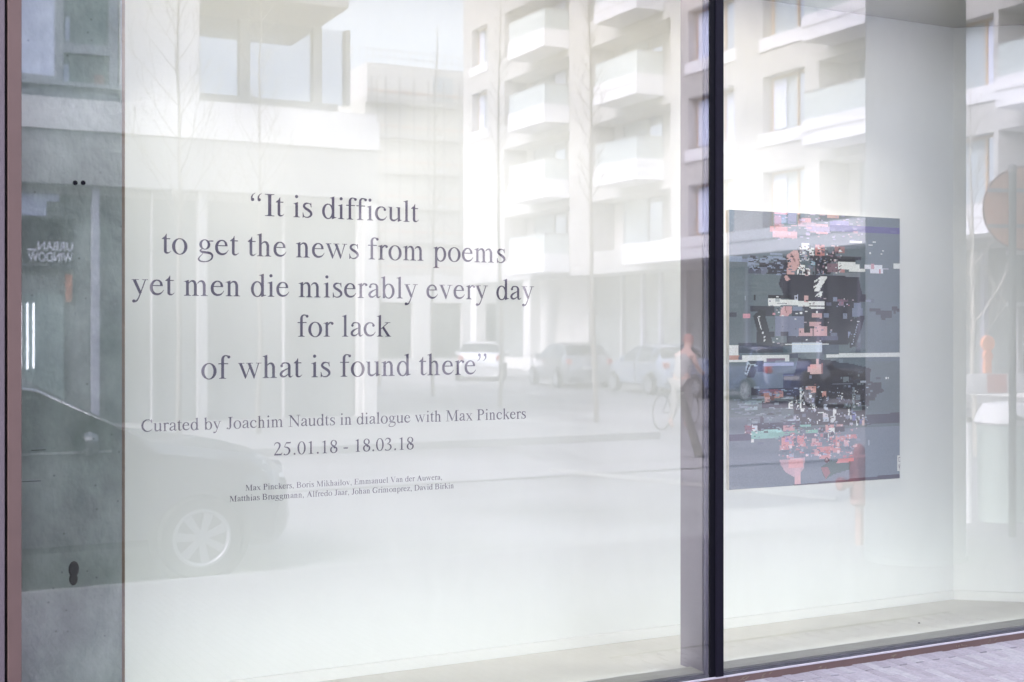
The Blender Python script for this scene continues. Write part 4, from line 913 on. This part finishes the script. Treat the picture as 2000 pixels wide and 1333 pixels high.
def car(label, pm, loc, rz, group=None, kx=1.0, kz=1.0, lights=True):
    root = thing('parked_car', label, 'car', loc, rz, group)
    xs = sorted({0,.03,.06,.10,.16,.22,.35,.45,.6,.8,1.0,1.15,1.22,1.3,1.42,1.55,1.7,1.85,1.95,2.1,2.25,2.34,2.4,2.7,3.0,3.2,3.28,3.34,3.5,3.6,3.7,3.8,3.92,4.05,4.1,4.14,4.17})
    secs = []
    for x in xs:
        h, w_ = interp(PROF, x), interp(WID, x); zb = .20+(.06 if .4 < x < 3.8 else 0)
        if x < .12: zb = .30-.8*x
        gh = 1.15 < x < 3.98
        if gh: belt = .95+(.04*(x-1.15)/2.8); belt = min(belt, h-.03); fr_ = min(1, (h-belt)/.5); wt = w_-.02-.20*fr_; hs_ = max(belt+.01, h-.055*fr_)
        else: belt = h-.10 if h > .75 else h-.05; wt = w_-.07; hs_ = h-.03
        lo_ = min(zb, h-.2); mid = lo_+(belt-lo_)*.55
        secs.append([(0,lo_),(w_-.10,lo_),(w_-.01,lo_+.06),(w_+.015,mid),(w_-.005,belt),(wt,hs_),(wt*.72,h-.004),(0,h+.012)])
    body = MB(); win_ = MB(); shield = MB(); n_ = len(secs[0])
    vid = {}
    def V(i, j, s): y, z = secs[i][j]; return (-xs[i]*kx, s*y, z*kz)
    for s in (1, -1):
        for i in range(len(xs)-1):
            for j in range(n_-1):
                q = [V(i,j,s), V(i+1,j,s), V(i+1,j+1,s), V(i,j+1,s)]
                if s < 0: q.reverse()
                xm = (xs[i]+xs[i+1])/2; tgt = body
                if j == 4 and (1.42 < xm < 2.34 or 2.40 < xm < 3.28 or 3.34 < xm < 3.7): tgt = win_
                if j in (5, 6) and (1.22 < xm < 1.95 or 3.5 < xm < 3.92): tgt = shield
                tgt.add(q, [(0,1,2,3)])
        for i in (0, len(xs)-1):
            q = [V(i,j,s) for j in range(n_)]
            body.add(q if (s > 0) == (i == 0) else q[::-1], [tuple(range(n_))])
    for mb in (body, win_, shield):                           # weld so that shading runs smoothly
        pass
    def weld(o):
        bm = bmesh.new(); bm.from_mesh(o.data); bmesh.ops.remove_doubles(bm, verts=bm.verts, dist=.0005); bmesh.ops.recalc_face_normals(bm, faces=bm.faces); bm.to_mesh(o.data); bm.free()
        for p in o.data.polygons: p.use_smooth = True
        try: o.data.set_sharp_from_angle(angle=R(38))
        except Exception: pass
        return o
    bo = weld(body.build('body', pm, root)); weld(win_.build('side_window', M['carglass'], root)); weld(shield.build('windscreen', M['carglass'], root))
    for s in (1, -1):
        for wx in (-.80*kx, -3.38*kx):
            a = MB().lathe([(.385,-.012),(.385,.008)], (wx, s*.882, .335), 32, 'y').build('wheel_arch', M['trim'], root)
            wo_ = bpy.data.objects.new('wheel', WM[0]); col.objects.link(wo_); wo_.parent = root; wo_.location = (wx, s*.86, .325); wo_.rotation_euler = (0, .3, 0 if s > 0 else math.pi)
            for me_, nm in ((WM[1],'rim'),(WM[2],'brake_disc')):
                q = bpy.data.objects.new(nm, me_); col.objects.link(q); q.parent = wo_
        MB().box(-1.05*kx, s*.88, .955, -1.5*kx, s*.90, .958).build('door_line', M['trim'], root)
        m_ = MB().lathe([(.02,-.05),(.09,-.045),(.105,0),(.08,.05),(.02,.055)], (-1.62*kx, s*1.0, 1.03*kz), 12, 'x').build('door_mirror', pm, root, smooth=True)
        MB().tube([(-1.6*kx, s*.86, .97*kz), (-1.62*kx, s*.95, 1.0*kz)], .02, 6).build('mirror_arm', M['trim'], m_)
        MB().box(-2.15*kx, s*.895, .86, -2.31*kx, s*.915, .885).build('door_handle', M['chrome'], root)
        MB().box(-3.15*kx, s*.89, .87, -3.3*kx, s*.912, .895).build('door_handle', M['chrome'], root)
        MB().box(-1.45*kx, s*.884, .968*kz, -3.65*kx, s*.902, .985*kz).build('window_trim', M['chrome'], root)
        MB().box(-2.36*kx, s*.89, .32, -2.366*kx, s*.912, .95).build('door_gap', M['trim'], root)
        b = MB(); b.add([(-.09,s*.50,.70),(-.15,s*.70,.72),(-.36,s*.80,.80),(-.34,s*.75,.88),(-.17,s*.62,.86),(-.10,s*.5,.80)], [(0,1,2,3,4,5)])
        for v_i in range(len(b.v)): v_ = b.v[v_i]; b.v[v_i] = ((v_[0]+.035)*kx+.02, v_[1]+s*.03, v_[2])
        b.build('headlight', M['lampc'], root)
        MB().box(-4.02*kx, s*.62, .80, -4.165*kx, s*.80, .98).build('tail_light', M['redl'], root, .02)
    for s in (1, -1):
        ep = [((-x)*kx, s*(interp(WID,x)-.02-.20*min(1,(interp(PROF,x)-.97)/.5)+.006), (interp(PROF,x)-.045*min(1,(interp(PROF,x)-.97)/.5))*kz) for x in (1.24,1.4,1.6,1.8,1.95,2.1,2.4,2.7,3.0,3.25,3.5,3.7,3.85)]
        MB().tube(ep, .011, 6).build('roof_trim', M['chrome'], root, smooth=True)
    MB().box(.0, -.5, .42, -.05, .5, .60).build('grille', M['trim'], root); MB().box(.006, -.26, .36, -.01, .26, .46).build('number_plate', M['plate'], root)
    MB().box(-4.15*kx, -.26, .62, -4.18*kx, .26, .72).build('number_plate', M['plate'], root)
    return root
ROAD = -.304
c_near = car('dark grey compact car at the near kerb, its bonnet and wheel mirrored left', paint('dark grey paint', (.11,.12,.14)), (3.10, -.33-.90, ROAD), 0, None, 1.0, 1.03)
row = 'cars parked in a row before the apartment block'
for lab, c, yv, X, rz, kx in (('white car at the far end of the row below the balconies', (.80,.80,.82), 45.6, 21.6, -62, 1.0),
                          ('grey car second from the far end of the row', (.22,.23,.25), 38.6, 22.0, -80, 1.0),
                          ('pale blue car third in the row, beside the person', (.36,.42,.55), 33.0, 21.9, -84, .95),
                          ('bright blue car fourth in the row, seen beside the dark mullion', (.13,.17,.32), 28.5, 21.9, -86, .98),
                          ('black car nearest in the row, reflected over the glitch print', (.02,.02,.025), 23.6, 21.7, -88, 1.02)):
    th = R(rz); L2 = 2.1
    y_ = yr(yv)                                                # nose points away from the street corner (towards -y) or turned a little
    car(lab, paint('car paint', c), (21.9+L2*math.cos(th), y_+L2*math.sin(th), -.17 if X > 24 else ROAD), th, row, kx)

# ------------------------------------------------------------------ bare street trees
M['bark'] = mat('grey bark', (.20,.185,.165), .9, .2, 8); M['palebark'] = mat('pale bark', (.42,.40,.36), .8, .2, 8)
def tree(label, loc, h, seed, tr=.06, bark='bark', spread=.30, first=.28, group='bare young street trees', stake=False):
    r = random.Random(seed); root = thing('bare_tree', label, 'tree', loc, r.uniform(0, 6), group)
    pts = []; x = y = 0; n = 14
    for i in range(n+1): pts.append((x, y, h*i/n)); x += r.uniform(-.03,.03); y += r.uniform(-.03,.03)
    rad = [tr*(1-.86*i/n) for i in range(n+1)]
    MB().tube(pts, rad, 10).build('trunk', M[bark], root, smooth=True)
    b = MB()
    def br(p, d, l, rd, lv):
        k = 5; q = Vector(p); ps = [q.copy()]
        for i in range(k):
            d = (d+Vector((r.uniform(-.13,.13), r.uniform(-.13,.13), .09))).normalized(); q = q+d*l/k; ps.append(q.copy())
            if lv and i and r.random() < .8: br(q, (d+Vector((r.uniform(-.8,.8), r.uniform(-.8,.8), r.uniform(-.1,.5)))).normalized(), l*.5*(1-.1*i), rd*.5, lv-1)
        b.tube(ps, [max(.003, rd*(1-.8*i/k)) for i in range(k+1)], 5 if lv > 1 else 4, False)
    m = int(h*4.6)
    for k in range(m):
        f = first+(1-first)*(k+.5)/m; i = f*n; a, c = pts[int(i)], pts[min(n, int(i)+1)]; t = i-int(i)
        p = Vector(a).lerp(Vector(c), t); an = k*2.4+r.uniform(-.4,.4)
        l = h*spread*(1.15-f)*r.uniform(.7,1.2)
        br(p, Vector((math.cos(an)*.75, math.sin(an)*.75, .75)).normalized(), l, tr*(1-.8*f)*.42, 2)
    b.build('branches', M[bark], root)
    return root
def tr_at(px, t, h, lab, seed, zb=-.28, **k):
    x, y = at_depth(px, t); return tree(lab, (x, y, zb), h, seed, **k)
tr_at(352, 18, 8.6, 'slender bare tree reflected above the opening quotation mark line, left of the loggia', 11, tr=.045, spread=.21)
tr_at(506, 22, 8.2, 'slender bare tree reflected in front of the loggia windows', 12, tr=.05, spread=.20)
for px, t, lab, sd in ((741, 43.5, 'farthest bare tree of the row in the square, below the word news', 21), (847, 36.4, 'second farthest bare tree of the row in the square', 22),
                       (977, 31.5, 'third bare tree of the row, standing in front of the grey parked car', 23), (1166, 26.2, 'nearest bare tree of the row, before the balcony edge', 24)):
    tr_at(px, t, 10.5, lab, sd, tr=.062, spread=.085, first=.42)
tr_at(1908, 19, 5.6, 'thin pale barked sapling reflected at the right beside the orange sign', 31, tr=.045, bark='palebark', spread=.24, first=.25)
# leaning stake
x1, y1 = at_depth(1367, 19.2); x2, y2 = at_depth(1331, 19.0)
t = thing('leaning_post', 'grey timber post leaning at an angle beside the walking person', 'post', (x1, y1, ROAD))
MB().tube([(0,0,0), (x2-x1, y2-y1, zz(1331,775,0) if False else EYE+(648-770)/2500*19.0-ROAD)], [.07,.06], 10).build('pole', mat('grey green post', (.16,.165,.14), .8, .1, 5), t)
MB().lathe([(.085,-.01),(.085,.03)], n=12).build('foot', M['trim'], t)

# ------------------------------------------------------------------ person (cyclist on foot, leaning forward over a bicycle)
px_, py_ = at_depth(1331, 24.6)
def skin(name, pts, edges, rad, m, parent, sub=2):
    me = bpy.data.meshes.new(name); me.from_pydata(pts, edges, []); o = bpy.data.objects.new(name, me); col.objects.link(o); o.parent = parent
    bm = bmesh.new(); bm.from_mesh(me); ly = bm.verts.layers.skin.verify()
    for i, v in enumerate(bm.verts): v[ly].radius = (rad[i], rad[i]) if not isinstance(rad[i], tuple) else rad[i]; v[ly].use_root = (i == 0)
    bm.to_mesh(me); bm.free()
    s = o.modifiers.new('skin', 'SKIN'); s.use_smooth_shade = True; u = o.modifiers.new('sub', 'SUBSURF'); u.levels = sub; u.render_levels = sub
    me.materials.append(m); return o
# faces +x; pelvis is the root
ps = thing('person', 'person in a grey vest and pale pink long sleeves leaning forward over a bicycle', 'person', (px_, py_, ROAD), R(-25))
Pb = [(0,0,.98),(.05,0,1.14),(.13,0,1.34),(.18,0,1.46),(.23,0,1.54),(.27,0,1.63),(.28,0,1.76),
      (.16,.17,1.41),(.28,.20,1.18),(.50,.17,1.08),(.58,.16,1.07),(.16,-.17,1.41),(.28,-.20,1.18),(.50,-.17,1.08),(.58,-.16,1.07),
      (0,.10,.90),(.13,.11,.52),(-.02,.11,.12),(.10,.11,.06),(0,-.10,.90),(-.02,-.11,.50),(-.22,-.11,.16),(-.12,-.11,.05)]
Eb = [(0,1),(1,2),(2,3),(3,4),(4,5),(5,6),(3,7),(7,8),(8,9),(9,10),(3,11),(11,12),(12,13),(13,14),(0,15),(15,16),(16,17),(17,18),(0,19),(19,20),(20,21),(21,22)]
Rb = [.15,.14,.16,.13,.055,.095,.09,.065,.05,.038,.04,.065,.05,.038,.04,.095,.065,.05,.045,.095,.065,.05,.045]
pinks = mat('pale pink sleeve', (.58,.38,.33), .8); trs = mat('grey trousers', (.27,.26,.25), .9)
skin('body', Pb, Eb, Rb, pinks, ps)
skin('vest', [(0,0,.92),(.05,0,1.14),(.13,0,1.34),(.17,0,1.45)], [(0,1),(1,2),(2,3)], [.175,.165,.19,.14], mat('grey vest', (.36,.36,.36), .9), ps)
skin('trousers', [(0,0,.96),(0,.10,.88),(.13,.11,.52),(-.02,.11,.14),(0,-.10,.88),(-.02,-.11,.50),(-.22,-.11,.18)], [(0,1),(1,2),(2,3),(0,4),(4,5),(5,6)], [.165,.11,.08,.065,.11,.08,.065], trs, ps)
hd = MB().lathe([(.03,1.56),(.075,1.60),(.095,1.68),(.09,1.76),(.05,1.81)], (.28,0,0), 16).build('head', mat('skin', (.55,.32,.24), .6), ps, smooth=True)
MB().lathe([(.105,1.70),(.105,1.76),(.08,1.82),(.02,1.845)], (.27,0,0), 16).build('red_cap', mat('red cap', (.40,.20,.18), .8), ps, smooth=True)
MB().lathe([(.012,0),(.004,.03)], (.375,0,1.68), 8, 'x').build('nose', hd.data.materials[0], hd)
bk = thing('bicycle', 'dark bicycle held by the leaning person in the grey vest', 'bicycle', (px_+.05, py_-.25, ROAD), R(-25))
blk = mat('bicycle frame', (.05,.05,.08), .3)
for wx in (-.52, .56):
    vs = [(wx+.33*math.cos(2*math.pi*k/28), 0, .34+.33*math.sin(2*math.pi*k/28)) for k in range(29)]
    w_ = MB().tube(vs, .016, 6, False).build('wheel', M['tyre'], bk)
    b = MB()
    for k in range(12): b.tube([(wx,0,.34),(wx+.32*math.cos(k*.5236),0,.34+.32*math.sin(k*.5236))], .002, 3, False)
    b.lathe([(.025,-.03),(.025,.03)], (wx,0,.34), 8, 'y'); b.build('spokes', M['chrome'], w_)
b = MB()
for a, c in (((-.52,0,.34),(-.08,0,.30)),((-.08,0,.30),(-.22,0,.85)),((-.52,0,.34),(-.18,0,.74)),((-.18,0,.74),(.40,0,.82)),((-.08,0,.30),(.42,0,.72)),((.38,0,.95),(.56,0,.34))): b.tube([a, c], .018, 6)
b.build('frame', blk, bk)
MB().tube([(.34,-.28,1.06),(.42,-.2,1.05),(.40,0,1.0),(.42,.2,1.05),(.34,.28,1.06)], .014, 6).build('handlebar', M['trim'], bk)
MB().box(-.34,-.07,.86,-.12,.07,.90).build('saddle', M['trim'], bk, .02)

# ------------------------------------------------------------------ things on this pavement, seen at the right
def post_at(px, t): x, y = at_depth(px, t); return x, y, PAV(y)
# round sign on its post
x, y, z = post_at(1979, 10.7)
rs_ = thing('round_sign', 'large round orange sign clamped to a tall grey post', 'sign', (x, y, z), YAW*0-R(-24))
MB().tube([(0,0,0),(0,0,3.05)], .031, 14).build('post', mat('galvanised post', (.15,.17,.165), .6, .08, 6), rs_, smooth=True)
MB().lathe([(.034,0),(.034,.05),(.02,.07)], (0,0,3.05), 14).build('post_cap', M['handrail'], rs_)
zs_ = EYE+(648-406)/2500*10.7-z
MB().lathe([(.342,-.004),(.350,0),(.342,.004)], (.12,-.055,zs_), 48, 'y').build('disc', mat('orange sign', (.85,.42,.28), .6), rs_)
MB().tube([(.12+.348*math.cos(k*math.pi/24),-.055,zs_+.348*math.sin(k*math.pi/24)) for k in range(49)], .009, 6, False).build('rim', mat('brown red sign edge', (.26,.10,.09), .5), rs_)
for dz in (-.15, .15): MB().box(-.19,-.048,zs_+dz-.016,.30,-.034,zs_+dz+.016).build('clamp_rail', M['wframe'], rs_)
# second frame sign with white edge lower on the post
fs_ = thing('framed_board', 'grey board in a white metal frame hung below the orange sign', 'board', (x+.16, y-.02, z), R(24))
zt_, zb_ = EYE+(648-497)/2500*10.7-z, EYE+(648-590)/2500*10.7-z
MB().box(-.13,-.01,zb_,.13,.0,zt_).build('panel', mat('grey green board', (.22,.25,.24), .6), fs_)
MB().box(-.15,-.014,zt_,.15,.004,zt_+.035).box(-.15,-.014,zb_-.035,.15,.004,zb_).box(.13,-.014,zb_,.15,.004,zt_).build('frame', M['white'], fs_)
# litter bin: green body, pale lid with an oval mouth
x, y, z = post_at(1964, 11.9)
lb_ = thing('litter_bin', 'green street bin with a pale lid and an oval opening', 'bin', (x, y, z))
gm_ = mat('green bin', (.45,.53,.49), .5, .06, 3)
MB().lathe([(.23,0),(.235,.04),(.25,.86),(.25,.90)], n=28).build('body', gm_, lb_, smooth=True)
lid = MB().lathe([(.262,.90),(.275,.92),(.25,1.0),(.19,1.09),(.06,1.11)], n=28).build('lid', M['white'], lb_, smooth=True)
b = MB(); n = 20; b.add([(-.085+.085*math.cos(2*math.pi*k/n), .253-.035*math.sin(2*math.pi*k/n)-.015, .99+.042*math.sin(2*math.pi*k/n)) for k in range(n)], [tuple(range(n))]); b.build('opening', M['dark'], lid)
# slim white marker post
x, y, z = post_at(1892, 11.8)
mp_ = thing('marker_post', 'slim white marker post just left of the green bin', 'post', (x, y, z)); MB().tube([(0,0,0),(0,0,.93)], .035, 12).build('shaft', M['white'], mp_); MB().lathe([(.04,.93),(.03,.97),(.01,.98)], n=12).build('cap', M['trim'], mp_)
# road works barrier with an orange lamp
x, y = at_depth(1926, 14)
rb_ = thing('roadworks_barrier', 'white board roadworks barrier with an orange warning lamp on top', 'barrier', (x, y, ROAD), R(5))
for s in (-.55, .75): MB().box(s-.03,-.22,0,s+.03,.22,.06).build('foot', M['trim'], rb_); MB().box(s-.02,-.02,.06,s+.02,.02,1.25).build('leg', M['trim'], rb_)
zt_ = EYE+(648-730)/2500*14-ROAD; MB().box(-.75,.021,zt_-.22,.95,.045,zt_).build('board', M['white'], rb_)
MB().box(-.02,.046,zt_-.21,.25,.05,zt_-.01).build('red_stripe', mat('pale red stripe', (.6,.3,.28), .5), rb_)
om = mat('orange lamp', (.9,.36,.2), .4)
lp_ = MB().box(-.05,.0,zt_,.05,.05,zt_+.14).build('lamp_body', om, rb_, .015)
MB().lathe([(.02,-.025),(.085,-.02),(.09,0),(.085,.02),(.02,.025)], (-.0,.03,zt_+.33), 20, 'y').build('lamp_lens', om, rb_, smooth=True); MB().lathe([(.02,-.025),(.06,-.02),(.065,0),(.06,.02),(.02,.025)], (.0,.03,zt_+.19), 20, 'y').build('lamp_housing', om, rb_, smooth=True)
# red hydrant
x, y, z = post_at(1680, 10.4)
hy = thing('fire_hydrant', 'short red street hydrant with a side outlet, reflected over the print corner', 'hydrant', (x, y, z), R(10))
rd = mat('red hydrant paint', (.44,.17,.15), .5, .08, 5); rd2 = mat('faded pink foot', (.50,.27,.24), .6, .1, 5)
MB().lathe([(.035,0),(.035,.32)], n=16).build('foot', rd2, hy, smooth=True)
bd = MB().lathe([(.06,.32),(.078,.34),(.082,.66),(.088,.68),(.088,.72),(.06,.735)], n=20).build('body', rd, hy, smooth=True)
MB().lathe([(.05,.735),(.048,.77),(.03,.81),(.01,.825)], n=16).build('cap', rd, hy, smooth=True)
MB().lathe([(.04,-.20),(.055,-.19),(.055,-.15),(.035,-.14),(.035,0)], (.0,0,.50), 14, 'x').build('outlet', rd, hy, smooth=True)
